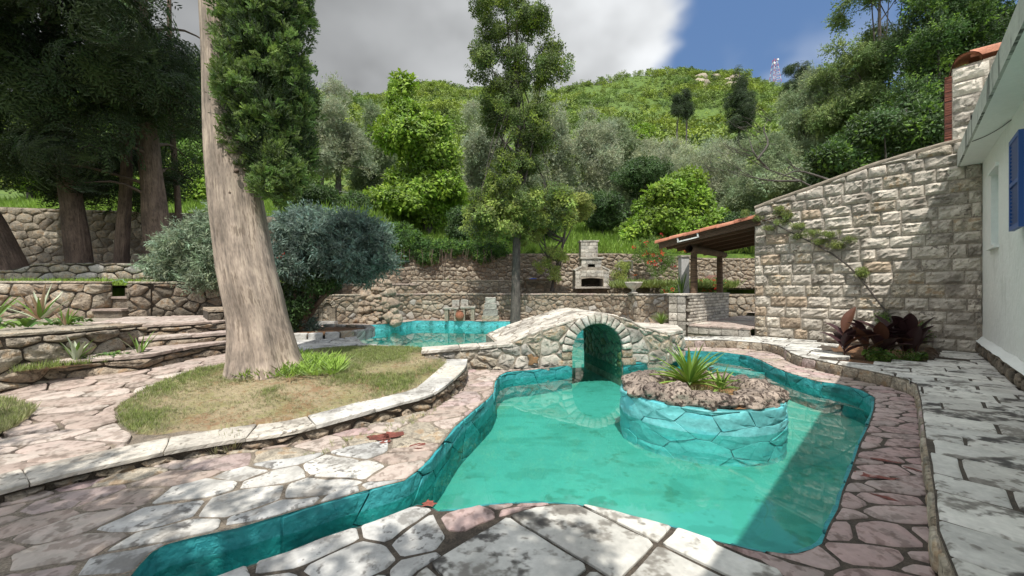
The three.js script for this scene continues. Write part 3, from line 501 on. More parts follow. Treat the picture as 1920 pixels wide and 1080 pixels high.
{
  const path = [...kerbBack.filter((q) => q[0] <= lawnEdge[0][0]).reverse(), ...[[-9, 1.9], [-9.5, 3.5]], ...stepBase.slice().reverse(), PL(450, 672), ...lawnEdge.slice(2, 9).reverse()];
  const bedPoly = [...kerbBack.slice().reverse(), [-9.5, 1.6], [-9.5, 4.6], [-6.5, 7.5], [-5.7, 12.3], [-5.0, 12.3], [-4.3, 11.2], [-3.8, 9.55], [-3.2, 8.45], [-1.95, 7.85], B(-3.36, .3), B(-3.2, .05)];
  const g = struct('garden_path', sheet(bedPoly, (x, d) => yL(x, d) - .036), M.mortarPath);
  pave(g, cells(ccw(path), .52, .28, R(61), .85, .35), ground((x, d) => yL(x, d) - .02), M.path, 62, { gap: .018, h: .022, st: .16, amp: .016, round: .16, full: false });
  const rear = [PL(450, 668), [-3.4, 8.25], [-2.0, 7.95], [-1.95, 7.85], [-3.2, 8.45], [-3.8, 9.55], [-4.3, 11.2], [-5.5, 12], [-6.4, 8.6]];
  pave(g, cells(rear, .5, .4, R(63), .8), ground((x, d) => yL(x, d) - .02), M.pale, 64, { gap: .014, h: .02, st: .2, amp: .014, round: .2, full: false });
  const lawnRagged = ragged(ccw(lawnPoly), .12, .03, R(65)), edgeDist = (p, x, y) => { let m = 1e9; for (let i = 0; i < p.length; i++) { const a = p[i], b = p[(i + 1) % p.length], ux = b[0] - a[0], uy = b[1] - a[1], t = clamp(((x - a[0]) * ux + (y - a[1]) * uy) / (ux * ux + uy * uy || 1)); m = Math.min(m, Math.hypot(x - a[0] - ux * t, y - a[1] - uy * t)); } return m; };
  struct('lawn', sheet(lawnRagged, (x, d) => yL(x, d) - .012 + (fbm3(x * 2.2, d * 2.2, 3, 3) - .5) * .034 - .045 * step(.05, 0, edgeDist(lawnRagged, x, d)), [], .1), M.lawn);
  const patch = [PL(-160, 760), PL(0, 752), PL(40, 762), PL(68, 772), PL(40, 795), PL(0, 818), PL(-200, 850)];
  struct('lawn', sheet(ragged(ccw(patch), .12, .03, R(66)), (x, d) => yL(x, d) + .012, [], .2), M.lawn);
  T.patch = patch;
}

// ------------------------------------------------------------------ the stone bridge
function rusticGeo(x0, y0, x1, y1, map, rnd, depth, nu = 8, nv = 5) {          // a block with a rough, split face
  const sd = rnd() * 90, ou = rnd() * 5, ov = rnd() * 5, g = gridGeo(nu, nv, (u, v) => { const e = Math.min(u, 1 - u, v, 1 - v) * 4, k = Math.sqrt(clamp(e * 1.6)); const jx = e > 0 ? (rnd() - .5) * .035 : 0; return map(lerp(x0, x1, u) + jx, lerp(y0, y1, v) + jx * .6, .004 + k * depth * (.3 + 1.1 * Math.abs(fbm3(u * 3.2 + sd, v * 2.6, sd, 3) - .5) * 2 + .55 * rnd())); }, x1 - x0, y1 - y0);
  const a = g.attributes.uv; for (let i = 0; i < a.count; i++) a.setXY(i, a.getX(i) + ou, a.getY(i) + ov); const q = g.toNonIndexed(); q.computeVertexNormals(); return q;
}
{
  const t = thing('stone_bridge', 'small humped stone footbridge with a white voussoir arch over the turquoise channel', 'bridge');
  const top = [[-3.36, .315], [-1.9, .40], [-1.775, .445], [-1.464, .575], [-1.06, .70], [-.55, .85], [-.2, .955], [.1, .985], [.4, .94], [.75, .815], [.98, .695], [1.5, .56], [1.62, .545]];
  const topY = (s) => { for (let i = 1; i < top.length; i++) if (s <= top[i][0]) return lerp(top[i - 1][1], top[i][1], (s - top[i - 1][0]) / (top[i][0] - top[i - 1][0])); return top[top.length - 1][1]; };
  const ri = .54, cy = .26, ro = .735, arc = (r, a0, a1, n) => Array.from({ length: n + 1 }, (_, i) => { const a = lerp(a0, a1, i / n); return [Math.cos(a) * r, cy + Math.sin(a) * r]; });
  const body = new THREE.Shape([...[[-3.36, -.66], [-3.36, .315], ...top.slice(1), [1.62, -.66], [ri, -.66]], ...arc(ri, 0, Math.PI, 24), [-ri, -.66]].filter((q) => true).map((q) => new THREE.Vector2(...q)));
  // the low coping wall on the left is thin, the hump itself is two metres across
  const toWorld = (g) => { const p = g.attributes.position; for (let i = 0; i < p.count; i++) { const q = B(p.getX(i), -p.getZ(i)); p.setXYZ(i, q[0], p.getY(i), -q[1]); } g.computeVertexNormals(); return g; };
  const hump = new THREE.Shape([[-1.95, -.66], ...[[-1.95, .39]], ...top.slice(2), [1.62, -.66], [ri, -.66], ...arc(ri, 0, Math.PI, 24), [-ri, -.66]].map((q) => new THREE.Vector2(...q)));
  const gh = new THREE.ExtrudeGeometry(hump, { depth: 2, bevelEnabled: false }); gh.translate(0, 0, -2); part(t, 'core', toWorld(gh), M.mortarPale);
  const low = new THREE.Shape([[-3.36, -.3], [-3.36, .315], [-1.95, .39], [-1.95, -.3]].map((q) => new THREE.Vector2(...q)));
  const gl = new THREE.ExtrudeGeometry(low, { depth: .36, bevelEnabled: false }); gl.translate(0, 0, -.36); part(t, 'low_wall', toWorld(gl), M.mortarPale);
  const face = (a, b, n) => { const q = B(a, -n); return [q[0], b, -q[1]]; };
  const mats = [...M.lime, M.rubble[0], M.rubble[1], M.rubble[3], M.rubble[1]];
  const left = [[-3.34, -.05], [-3.34, .30], ...top.slice(1, 8).map((q) => [q[0], q[1] - .012]).filter((q) => q[0] < -.3), ...arc(ro, 2.15, Math.PI, 8), [-ro, -.05]];
  const right = [[ro, -.05], ...arc(ro, 0, 1.15, 8), ...top.slice(8).map((q) => [q[0], q[1] - .012]).filter((q) => q[0] > .45), [1.6, -.05]];
  pave(t, cells(left, .33, .23, R(71), 1.0), face, mats, 72, { gap: .012, h: .016, dome: .012, st: .1, amp: .018, round: .14, dh: .012, tilt: .12, bevel: .014, rough: .025 });
  pave(t, cells(right, .36, .26, R(73), 1.0), face, [M.lime[1], M.lime[3], M.rubble[3], M.rubble[1]], 74, { gap: .012, h: .016, dome: .012, st: .1, amp: .018, round: .14, dh: .012, tilt: .12, bevel: .014, rough: .025 });
  const oc = B((1000 - 960) / FOC * 7.5 / .98 - 1.3, 0); { const p = [], rnd = R(75); for (let i = 0; i < 11; i++) { const a = i / 11 * 6.283, r = .10 * (.5 + rnd() * .9); p.push([-1.34 + Math.cos(a) * r * 1.2, .115 + Math.sin(a) * r]); } part(t, 'orange_stone', stoneGeo(p, .052, face, R(76), { bevel: .006 }), mat([.50, .33, .19], T.rock, { n: 1 })); }
  const rv = R(77), nv = 15, vo = [];
  for (let i = 0; i < nv; i++) { const a0 = lerp(0, Math.PI, i / nv) + .016, a1 = lerp(0, Math.PI, (i + 1) / nv) - .016, k = (rv() - .5) * .02; const p = [...arc(ri - .004, a0, a1, 2), ...arc(ro + k, a1, a0, 2)]; part(t, 'voussoir', stoneGeo(tidy(ragged(p, .09, .004, rv)), .045 + rv() * .012, face, rv, { bevel: .01, dome: .012, rough: .012, under: .02 }), pick([...M.white, M.white[0], M.pale[1]], rv)); }
  for (const s of [-1, 1]) for (let i = 0; i < 2; i++) { const y1 = cy - .012 - i * .16, y0 = y1 - .145, w = ri + .19 + (i ? .1 : .02); part(t, 'jamb_stone', stoneGeo([[s * (ri - .004), y0], [s * w, y0], [s * w, y1], [s * (ri - .004), y1]], .035, face, rv, { bevel: .012, dome: .015, rough: .012 }), pick(M.rubble, rv)); }
  // the vault inside, lined with green painted stones
  const vr = ri - .002, vlen = Math.PI * vr + 1.2, vmap = (a, b, n) => { const r = vr - n; let s, y; if (a < .6) { s = r; y = cy - .6 + a; } else if (a > .6 + Math.PI * vr) { s = -r; y = cy - (a - .6 - Math.PI * vr); } else { const g = (a - .6) / vr; s = Math.cos(g) * r; y = cy + Math.sin(g) * r; } const q = B(s, b); return [q[0], y, -q[1]]; };
  part(t, 'vault_lining', gridGeo(30, 6, (u, v) => vmap(u * vlen, .02 + v * 1.96, .003), vlen, 2), mat([.07, .30, .24], T.grit, { n: 1.5 }));
  pave(t, cells([[.2, .03], [.2, 1.97], [vlen - .2, 1.97], [vlen - .2, .03]], .21, .18, R(78), .8), vmap, M.green, 79, { gap: .012, h: .022, dome: .02, st: .12, amp: .01, round: .22, name: 'vault_stone', full: false, tilt: .05 });
  // crazy paving over the hump, coping slabs on the low wall
  const deck = [[-1.93, -.03], [-1.93, 2.02], [1.6, 2.02], [1.6, -.03]];
  pave(t, cells(deck, .36, .30, R(80), .8, .2), (a, b, n) => { const q = B(a, b); return [q[0], topY(clamp(a, -1.94, 1.62)) + n, -q[1]]; }, [...M.white, M.lime[0], M.lime[2]], 81, { gap: .02, h: .026, st: .13, amp: .012, round: .16, name: 'paving_slab', under: .01, dh: .005 });
  const cps = [[-3.42, -2.72], [-2.72, -2.35], [-2.35, -2.03], [-2.03, -1.72]].map(([a, b]) => [[a, -.05], [b, -.05], [b, .40], [a, .40]]);
  pave(t, cps, (a, b, n) => { const q = B(a, b); return [q[0], lerp(.317, .398, (a + 3.36) / 1.6) + n, -q[1]]; }, [M.lime[0], M.lime[2]], 82, { gap: .006, h: .055, st: .2, amp: .008, round: 0, name: 'coping_slab', under: 0 });
  rebase(t, BO[0], 0, -BO[1]);
}
{ // flat landing slab and short wall where the bridge meets the raised walk
  const line = [B(1.62, -.06), [3.78, 8.62], [4.05, 9.62]], t = rubbleWall('bridge_end_wall', 'short stone wall with a broad pale slab at the right foot of the bridge', 'wall', line, -.06, .52, { seed: 90, cw: .28, ch: .22, thick: .5, mats: [M.lime[1], M.lime[3], M.rubble[1], M.rubble[3]] });
  const slab = [B(1.55, -.08), [3.74, 8.5], [4.12, 9.66], [3.3, 10.5], B(1.55, 1.2)];
  const g = stoneGeo(ragged(ccw(slab), .3, .012, R(91)), .06, ground(.524), R(92), { under: 0, bevel: .015, full: false }); g.translate(-t.position.x, -t.position.y, -t.position.z); part(t, 'landing_slab', g, M.lime[2]);
}

// ------------------------------------------------------------------ the planter island
function rockGeo(sx, sy, sz, seed, amp = .35, nu = 22, nv = 14) {
  return gridGeo(nu, nv, (u, v) => { const a = u * Math.PI * 2, b = (v - .5) * Math.PI, x = Math.cos(a) * Math.cos(b), y = Math.sin(b), z = Math.sin(a) * Math.cos(b); const r = 1 + amp * (fbm3(x * 1.5 + seed, y * 1.5 + seed * 1.7, z * 1.5, 4) - .5) * 2 - amp * .35 * Math.pow(n3(x * 4.5 + seed, y * 4.5, z * 4.5 + seed), 3); return [x * r * sx, y * r * sy, -z * r * sz]; }, 2 * (sx + sz), 2 * sy, true);
}
const ISL = { c: [2.44, 5.12], a: .95, b: .79, t: -.30 };
const isl = (ang, k = 1) => { const x = Math.cos(ang) * ISL.a * k, y = Math.sin(ang) * ISL.b * k, c = Math.cos(ISL.t), s = Math.sin(ISL.t); return [ISL.c[0] + x * c - y * s, ISL.c[1] + x * s + y * c]; };
{
  const t = thing('planter_island', 'oval turquoise planter rising from the pool with a rim of pitted volcanic rocks', 'planter');
  part(t, 'planter_wall', gridGeo(170, 22, (u, v) => { const a = u * Math.PI * 2, y = lerp(-.52, .15, v), p = isl(a), x = Math.cos(a) * 3.2, z = Math.sin(a) * 2.6; const cr = Math.abs(fbm3(x * 1.1 + 3, y * 3.2, z * 1.1, 3) - .5) * 2, k = 1 + (fbm3(x * 1.4, y * 2.6 + 9, z * 1.0, 2) - .5) * .03 + .03 * Math.pow(clamp((-.2 - y) / .3), 2); return [ISL.c[0] + (p[0] - ISL.c[0]) * k, y, -(ISL.c[1] + (p[1] - ISL.c[1]) * k)]; }, 6.2, .67, true), M.tealPale);
  { const ring = liner(Array.from({ length: 81 }, (_, i) => isl(-i / 80 * 6.2832))); pave(t, cells([[.01, -.5], [ring.len - .01, -.5], [ring.len - .01, .135], [.01, .135]], .46, .2, R(104), .95), (a, b, n) => { const c = ring.at(a); return [c.x - c.nx * n, b, -(c.d - c.ny * n)]; }, M.tealPale, 105, { gap: .001, h: .026, dome: .005, st: .12, amp: .005, round: .04, name: 'painted_stone', dh: .003, tilt: .075, bevel: .003, rough: .014 }); }
  part(t, 'soil', sheet(Array.from({ length: 40 }, (_, i) => isl(i / 40 * 6.283, .93)), .14), M.sand);
  const rnd = R(101);
  for (let i = 0; i < 19; i++) { const a = i / 19 * 6.283 + (rnd() - .5) * .12, p = isl(a, .775 + rnd() * .04), s = .14 + rnd() * .065; const g = rockGeo(s * (1.05 + rnd() * .5), s * (.6 + rnd() * .25), s, i * 7.3 + 1, .34 + rnd() * .16, 34, 24); g.rotateY(rnd() * 6.28); g.rotateZ((rnd() - .5) * .5); g.translate(p[0], .16 + rnd() * .04, -p[1]); part(t, 'rim_rock', g, pick(M.volcanic, rnd)); }
  for (let i = 0; i < 9; i++) { const a = rnd() * 6.283, p = isl(a, .60 + rnd() * .12), s = .05 + rnd() * .07; if (p[1] < 5 && p[0] > 2.6 && rnd() < .6) continue; const g = rockGeo(s * 1.2, s * .7, s, i * 5.1 + 200, .4, 14, 9); g.translate(p[0], .15 + s * .3, -p[1]); part(t, 'rim_rock', g, pick(M.volcanic, rnd)); }
  rebase(t, ISL.c[0], -.47, -ISL.c[1]);
}

// ------------------------------------------------------------------ the tall wall of split stone on the right
{
  const t = thing('split_stone_wall', 'tall wall of rough split limestone blocks with a curved sloping top beside the house', 'wall'), line = [wallL, corner], w = liner(line), Lw = w.len;
  const pf = [[1414, 389], [1457, 372], [1520, 351], [1572, 331.6], [1635.5, 308], [1699, 289], [1763, 270], [1799, 261], [1840, 255]].map(([px, py]) => { const u = (px - 960) / FOC, s = (1.2096 - u) * 7.72 / (u + .963), d = 7.72 + s; return [Lw - s * 1.388, H + (541 - py) / FOC * d]; });
  const topY = (a) => { for (let i = 1; i < pf.length; i++) if (a <= pf[i][0]) return lerp(pf[i - 1][1], pf[i][1], clamp((a - pf[i - 1][0]) / (pf[i][0] - pf[i - 1][0]))); return pf[pf.length - 1][1]; };
  part(t, 'mortar', solid(line, .1, (s) => topY(s) - .02, .5), M.mortarPale);
  const map = faceMap(w), rnd = R(111), reg = [[0, .2], [Lw, .2], ...Array.from({ length: 25 }, (_, i) => [Lw * (1 - i / 24), topY(Lw * (1 - i / 24)) - .06])]; let y = .2, row = 0;
  const mats = [...M.block, ...M.block, M.block[0], M.rubble[3], mat([.54, .45, .36], T.lime, { n: .5, bump: T.rockB, bn: .9, bs: .02 })];
  while (y < 4.6) { const h = (row++ % 3 === 1 ? .29 : .262) + (rnd() - .5) * .03; let a = -rnd() * .3; while (a < Lw) { const l = .25 + rnd() * .32, x0 = Math.max(0, a), x1 = Math.min(Lw, a + l); a += l; if (x1 - x0 < .07) continue; const g = .011; const tl = Math.min(topY(x0), topY(x1)) - .06;
    const wob = () => (rnd() - .5) * .012;
    if (y + h <= tl) part(t, 'block', rusticGeo(x0 + g + wob(), y + g + wob(), x1 - g + wob(), y + h - g + wob(), map, rnd, .058), pick(mats, rnd));
    else { const p = inset(tidy(cutRect(reg, x0, y, x1, y + h)), g); if (p.length > 2 && Math.abs(area(p)) > .004) part(t, 'block', stoneGeo(ragged(p, .12, .006, rnd), .02, map, rnd, { dome: .045, rough: .03, bevel: .015 }), pick(mats, rnd)); } } y += h; }
  const tops = []; part(t, 'wall_capping', gridGeo(30, 6, (u, v) => { const a = u * Lw, c = w.at(a), k = [[.03, -.075], [.045, -.04], [.03, .004], [-.08, .02], [-.3, .022], [-.5, .01], [-.53, -.07]][Math.round(v * 6)]; const e = (fbm3(a * 3, v * 5, 3, 3) - .5) * .035; return [c.x + c.nx * k[0], topY(a) + k[1] + e, -(c.d + c.ny * k[0])]; }, Lw, .8), M.mortar);
  // the pillar that rises above the wall beside the eave, with clay ridge tiles and an old board
  const a0 = Lw - .40, pl = [];
  const end = w.at(Lw + .6), beg = w.at(a0), pline = [[beg.x, beg.d], [end.x, end.d]], pw = liner(pline), pm = faceMap(pw);
  part(t, 'pillar_core', solid(pline, 4.4, (s) => 6.0 + s * .07, .5), M.mortarPale);
  let py = 4.46; while (py < 6.0) { const h = .27 + rnd() * .08; let a = 0; while (a < .98) { const l = .3 + rnd() * .35, x1 = Math.min(1, a + l), y1 = Math.min(py + h, 6.0); if (x1 - a > .06 && y1 - py > .05) part(t, 'block', rusticGeo(a + .01, py + .01, x1 - .01, y1 - .01, pm, rnd, .06), pick(M.block, rnd)); a += l; } py += h; }
  const ba = solid([[beg.x + UA[0] * .10, beg.d + UA[1] * .10], [beg.x + UA[0] * .004, beg.d + UA[1] * .004]], 4.42, 5.86, .34); part(t, 'old_board', ba, M.woodRed);
  const tile = (len, r, x, yy, d, ry, tiltA) => { const g = gridGeo(12, 6, (u, v) => { const a = u * Math.PI, rr = r * (1 - .12 * v); return [Math.cos(a) * rr, Math.sin(a) * rr, (v - .5) * len]; }, r * 3, len); const q = gridGeo(12, 6, (u, v) => { const a = u * Math.PI, rr = (r - .018) * (1 - .12 * v); return [Math.cos(a) * rr, Math.sin(a) * rr, (v - .5) * len]; }, r * 3, len); const e = gridGeo(12, 1, (u, v) => { const a = u * Math.PI, rr = r - v * .018; return [Math.cos(a) * rr, Math.sin(a) * rr, -.5 * len]; }, r * 3, .02); const m = merge([g, q, e]); if (tiltA) m.rotateX(tiltA); m.rotateY(ry); m.translate(x, yy, -d); return m; };
  T.tile = tile;
  const c1 = w.at(Lw - .22), c2 = w.at(Lw + .22), cc = Math.atan2(w.at(0).nx, -w.at(0).ny);
  part(t, 'ridge_tile', tile(.66, .23, c1.x - c1.nx * .24, 6.02, c1.d - c1.ny * .2, Math.atan2(c1.nx, -c1.ny), .0), M.clay[0]);
  part(t, 'ridge_tile', tile(.75, .22, c2.x - c2.nx * .2, 6.13, c2.d - c2.ny * .2, Math.atan2(c2.nx, -c2.ny) + 1.57, .0), M.clay[1]);
  rebase(t, wallL[0], .2, -wallL[1]);
}

// ------------------------------------------------------------------ the white house on the right
{
  const t = thing('white_house', 'white rendered house wall with a deep concrete eave and a blue louvred shutter', 'house');
  const dk = (g) => { const p = g.attributes.position, nn = g.attributes.normal, uu = g.attributes.uv; for (let i = 0; i < p.count; i++) uu.setXY(i, Math.abs(nn.getX(i)) > .8 ? p.getZ(i) : p.getX(i), Math.abs(nn.getY(i)) > .8 ? p.getZ(i) : p.getY(i)); for (let i = 0; i < p.count; i++) { const q = DK(p.getZ(i), p.getX(i)); p.setXYZ(i, q[0], p.getY(i), -q[1]); } g.computeVertexNormals(); return g; };   // x along the wall, y up, z out of it
  const LEN = 12, rect = (x0, y0, x1, y1) => [[x0, y0], [x1, y0], [x1, y1], [x0, y1]].map((q) => new THREE.Vector2(...q));
  const sh = new THREE.Shape(rect(0, .1, LEN, 3.97)); sh.holes.push(new THREE.Path(rect(1.02, 2.22, 1.80, 3.52).reverse())); sh.holes.push(new THREE.Path(rect(4.25, 2.28, 5.27, 3.45).reverse()));
  const eg = new THREE.ExtrudeGeometry(sh, { depth: .32, bevelEnabled: false }); eg.translate(0, 0, -.32); part(t, 'wall', dk(eg), M.stucco);
  part(t, 'plinth', dk(box(LEN, .30, .05, LEN / 2, .30, .027)), M.mortarDark);
  const pp = cells([[0, .2], [LEN - 4, .2], [LEN - 4, .44], [0, .44]], .30, .2, R(121), .6); pave(t, pp, (a, b, n) => { const q = DK(.053 + n, a); return [q[0], b, -q[1]]; }, M.dark, 122, { gap: .012, h: .02, dome: .03, st: .1, amp: .012, round: .2, name: 'plinth_stone', full: false, dh: .015 });
  part(t, 'plinth_cement', dk(gridGeo(120, 5, (u, v) => [u * LEN, .44 + [0, .01, .03, .06, .09, .10][Math.round(v * 5)] + (fbm3(u * 40, v * 3, 2, 3) - .5) * .03, [.09, .085, .06, .03, .012, 0][Math.round(v * 5)] + (fbm3(u * 55, v * 3, 6, 3) - .5) * .012], LEN, .2)), M.stucco);
  const ev = new THREE.BoxGeometry(LEN + .06, .30, .62); ev.translate(LEN / 2 - .03, 4.12, -.006); part(t, 'eave', dk(ev), M.stucco);
  part(t, 'fascia', dk(box(LEN + .08, .31, .03, LEN / 2 - .03, 4.125, .319)), M.concrete);
  part(t, 'parapet', dk(gridGeo(60, 12, (u, v) => [lerp(.15, LEN, u), 4.27 + v * .5, .2 - v * .1 + (fbm3(u * 40, v * 4, 4, 4) - .5) * .1], LEN, .5)), M.rubble[1]);
  part(t, 'roof_slab', dk(box(LEN, .1, 3.5, LEN / 2, 4.76, -1.68)), M.concrete);
  const wf = part(t, 'window', dk(box(.78, 1.3, .03, 1.41, 2.87, -.17)), mat([.42, .55, .56], T.stucco, { n: .6 }));
  part(wf, 'sill', dk(box(.9, .05, .2, 1.41, 2.20, -.04)), M.stucco);
  part(wf, 'lintel_reveal', dk(box(.86, .06, .05, 1.41, 3.552, .012)), M.stucco);
  const sh2 = part(t, 'shutter', dk(merge([box(.05, 1.2, .045, 3.630, 2.86, .09), box(.05, 1.2, .045, 4.200, 2.86, .09), box(.52, .06, .045, 3.915, 3.43, .09), box(.52, .06, .045, 3.915, 2.29, .09), box(.52, .05, .045, 3.915, 2.86, .09)])), M.blue);
  for (let i = 0; i < 22; i++) { if (Math.abs(i - 10.5) < .6) continue; const g = new THREE.BoxGeometry(.52, .045, .012); g.rotateX(.6); g.translate(3.915, 2.345 + i * .0492, .09); part(sh2, 'slat', dk(g), M.blue); }
  for (const y of [2.5, 3.2]) part(sh2, 'hinge', dk(box(.03, .09, .08, 3.595, y, .045)), M.blue);
  part(t, 'window_board', dk(box(1.0, 1.16, .03, 4.76, 2.865, -.2)), M.blue);
  const cb = [[2.0, 3.955, .30], [2.15, 3.953, .2], [2.5, 3.95, .08], [2.9, 3.952, .0]].map(([a, y, z]) => { const q = DK(z, a); return [q[0], y, -q[1]]; }); part(t, 'cable', tube(cb, .006, 6), M.iron);
  const hk = new THREE.TorusGeometry(.035, .006, 6, 14); hk.translate(2.62, 4.19, .36); part(t, 'hook_ring', dk(hk), M.iron);
  rebase(t, corner[0], .2, -corner[1]);
}

// ------------------------------------------------------------------ pergola corner: step, low block wall, posts and tiled roof
const PA = (a, b) => [wallL[0] + UA[0] * a - UB[0] * b, wallL[1] + UA[1] * a - UB[1] * b];            // a to the left away, b away behind the wall
{
  const poly = [PA(1.58, -.66), PA(.02, -.42), PA(.02, 0), PA(-2, .52), PA(-2, 5), PA(1.5, 5)];
  const g = struct('pergola_floor', sheet(poly, .43), M.mortarPale);
  part(g, 'riser', solid([PA(1.6, -.66), PA(.015, -.42)], .1, .40, .2), M.mortarPale);
  const ln = [PA(1.6, -.66), PA(.015, -.42)], w = liner(ln), rnd = R(131); let a = 0; while (a < w.len - .02) { const l = Math.min(w.len - a, .2 + rnd() * .22); part(g, 'riser_block', stoneGeo([[a + .006, .205], [a + l - .006, .205], [a + l - .006, .395], [a + .006, .395]], .02, faceMap(w), rnd, { bevel: .008, rough: .006 }), pick(M.lime, rnd)); a += l; }
  const tiles = []; for (let i = 0; i < 9; i++) for (let j = 0; j < 5; j++) { const p = cutRect(ccw([[1.6, -.70], [.0, -.46], [.0, 0], [-1.9, .56], [-1.9, 4.6], [1.55, 4.6]]), -2 + j * .74 + (i % 2) * .3, -.7 + i * .6, -2 + j * .74 + .74 + (i % 2) * .3, -.7 + i * .6 + .6); if (p.length > 2 && Math.abs(area(p)) > .01) tiles.push(p.map((q) => PA(...q))); }
  pave(g, tiles, ground(.425), [M.path[3], M.lime[2], M.path[1]], 132, { gap: .006, h: .022, st: .3, amp: .004, round: 0, name: 'slab', full: false });
  struct('sunlit_path', sheet([PA(-4, 3), PA(1.5, 5), PA(1.5, 9), PA(-6, 9)], .55), M.path[3]);
}
{
  const t = thing('low_block_wall', 'low wall of squared pale limestone blocks carrying the pergola posts', 'wall');
  const line = [PA(2.03, -.80), PA(1.53, -.80), PA(1.53, 3.05)], core = ccw([PA(2.03, -.8), PA(1.53, -.8), PA(1.53, 3.05), PA(2.03, 3.05)]);
  const s = new THREE.Shape(core.map((q) => new THREE.Vector2(...q))), cg = new THREE.ExtrudeGeometry(s, { depth: 1.28, bevelEnabled: false }); cg.rotateX(-Math.PI / 2); part(t, 'core', cg, M.mortarDark);
  const rnd = R(141), w1 = liner(line.slice(0, 2)), w2 = liner(line.slice(1)); const m1 = faceMap(w1), m2 = faceMap(w2);
  for (let j = 0; j < 5; j++) for (let i = 0; i < 2; i++) { const y0 = .05 + j * .246; part(t, 'block', stoneGeo([[i * .25 + .008, y0 + .008], [i * .25 + .242, y0 + .008], [i * .25 + .242, y0 + .238], [i * .25 + .008, y0 + .238]], .02, m1, rnd, { bevel: .012, dome: .01, rough: .01, full: false }), pick(M.lime, rnd)); }
  // the long side is laid in a basket-weave of long and short blocks
  for (let j = 0; j < 9; j++) { const y0 = .43 + j * .095; let a = .01 + (j % 4) * .085; while (a < 3.82) { const l = j % 2 ? .28 : .34, hh = (fl(a * 7.3) + j) % 3 === 0 ? .18 : .085; const y1 = Math.min(y0 + .087, 1.275); if (y1 > y0 + .03) part(t, 'block', stoneGeo([[a + .007, y0 + .005], [Math.min(3.84, a + l), y0 + .005], [Math.min(3.84, a + l), y1], [a + .007, y1]], .014 + rnd() * .016, m2, rnd, { bevel: .01, dome: .006, rough: .006, full: false }), pick(M.lime, rnd)); a += l + .008; } }
  part(t, 'wall_slab', (() => { const c = ccw([PA(2.07, -.84), PA(1.49, -.84), PA(1.49, 3.1), PA(2.07, 3.1)]); return stoneGeo(ragged(c, .4, .006, R(142)), .05, ground(1.284), R(143), { under: 0, bevel: .012, full: false, tilt: 0 }); })(), M.lime[2]);
  const c = PA(1.78, 1); rebase(t, c[0], .2, -c[1]);
}
{
  const t = thing('tiled_pergola', 'rustic timber pergola with log posts under a sloping clay tile roof', 'pergola'), rY = (a) => 3.34 - .155 * a, v = (a, b, y) => { const q = PA(a, b); return [q[0], y, -q[1]]; };
  for (const b of [.54, 3.0]) part(t, 'log_post', tube([v(1.8, b, 1.33), v(1.8, b, 1.9), v(1.8, b, 2.62)], [.105, .098, .092], 10, { rough: .12, n: 8, seed: b }), M.woodGrey);
  part(t, 'log_beam', tube([v(1.8, .12, 2.71), v(1.8, 1.8, 2.72), v(1.8, 3.5, 2.71)], [.125, .115, .11], 10, { rough: .12, n: 10 }), M.woodGrey);
  const bar = (a0, b0, a1, b1, h, wd, dy) => { const p = v(a0, b0, rY(a0) + dy), q = v(a1, b1, rY(a1) + dy), A = new THREE.Vector3(...p), C = new THREE.Vector3(...q), d = C.clone().sub(A), g = new THREE.BoxGeometry(d.length(), h, wd); g.applyMatrix4(new THREE.Matrix4().makeBasis(d.clone().normalize(), new THREE.Vector3(0, 1, 0).addScaledVector(d.clone().normalize(), -d.clone().normalize().y).normalize(), new THREE.Vector3().crossVectors(d.clone().normalize(), new THREE.Vector3(0, 1, 0)).normalize())); const m = A.add(C).multiplyScalar(.5); g.translate(m.x, m.y, m.z); return g; };
  for (let i = 0; i < 5; i++) part(t, 'rafter', bar(2.5, .16 + i * .82, -.9, .16 + i * .82, .13, .09, -.16), M.wood);
  for (let i = 0; i < 14; i++) part(t, 'roof_board', bar(2.62 - i * .26, 2.0, 2.62 - i * .26 - .25, 2.0, .025, 4.1, -.082), i % 3 ? M.wood : M.woodGrey);
  part(t, 'fascia_board', bar(2.66, -.06, -.15, -.06, .15, .035, -.10), M.woodGrey); part(t, 'fascia_board', bar(2.66, -.1, -.15, -.1, .07, .03, .005), M.woodGrey);
  part(t, 'white_bracket', merge([bar(2.05, -.135, 1.42, -.135, .035, .02, -.11), bar(2.05, -.135, 2.01, -.135, .13, .02, -.06), bar(1.46, -.135, 1.42, -.135, .13, .02, -.06)]), M.stucco);
  for (let k = 0; k < 4; k++) for (let i = 0; i < 6; i++) { const a = 2.5 - i * .46, c = PA(a, -.06 + k * .24); const g = T.tile(.52, .115, 0, 0, 0, 0, 0); g.rotateX(-.155 - .02); g.rotateY(Math.atan2(UA[0], -UA[1]) + Math.PI); g.translate(c[0], rY(a) + .012 + (i % 2) * .012, -c[1]); part(t, 'roof_tile', g, M.clay[(i + k) % 3]); }
  const c = PA(1.8, .54); rebase(t, c[0], 1.33, -c[1]);
}
{ // square pillar behind the front post
  const q = P(1282, 590, .5); const t = thing('whitewashed_pillar', 'square whitewashed pillar standing behind the pergola posts', 'pillar', [.441 * 14.6, .45, -14.6]);
  part(t, 'shaft', box(.29, 2.2, .29, 0, 1.1, 0), mat([.46, .45, .45], T.stucco, { n: 1 })); part(t, 'cap', box(.36, .07, .36, 0, 2.235, 0), M.lime[1]);
}

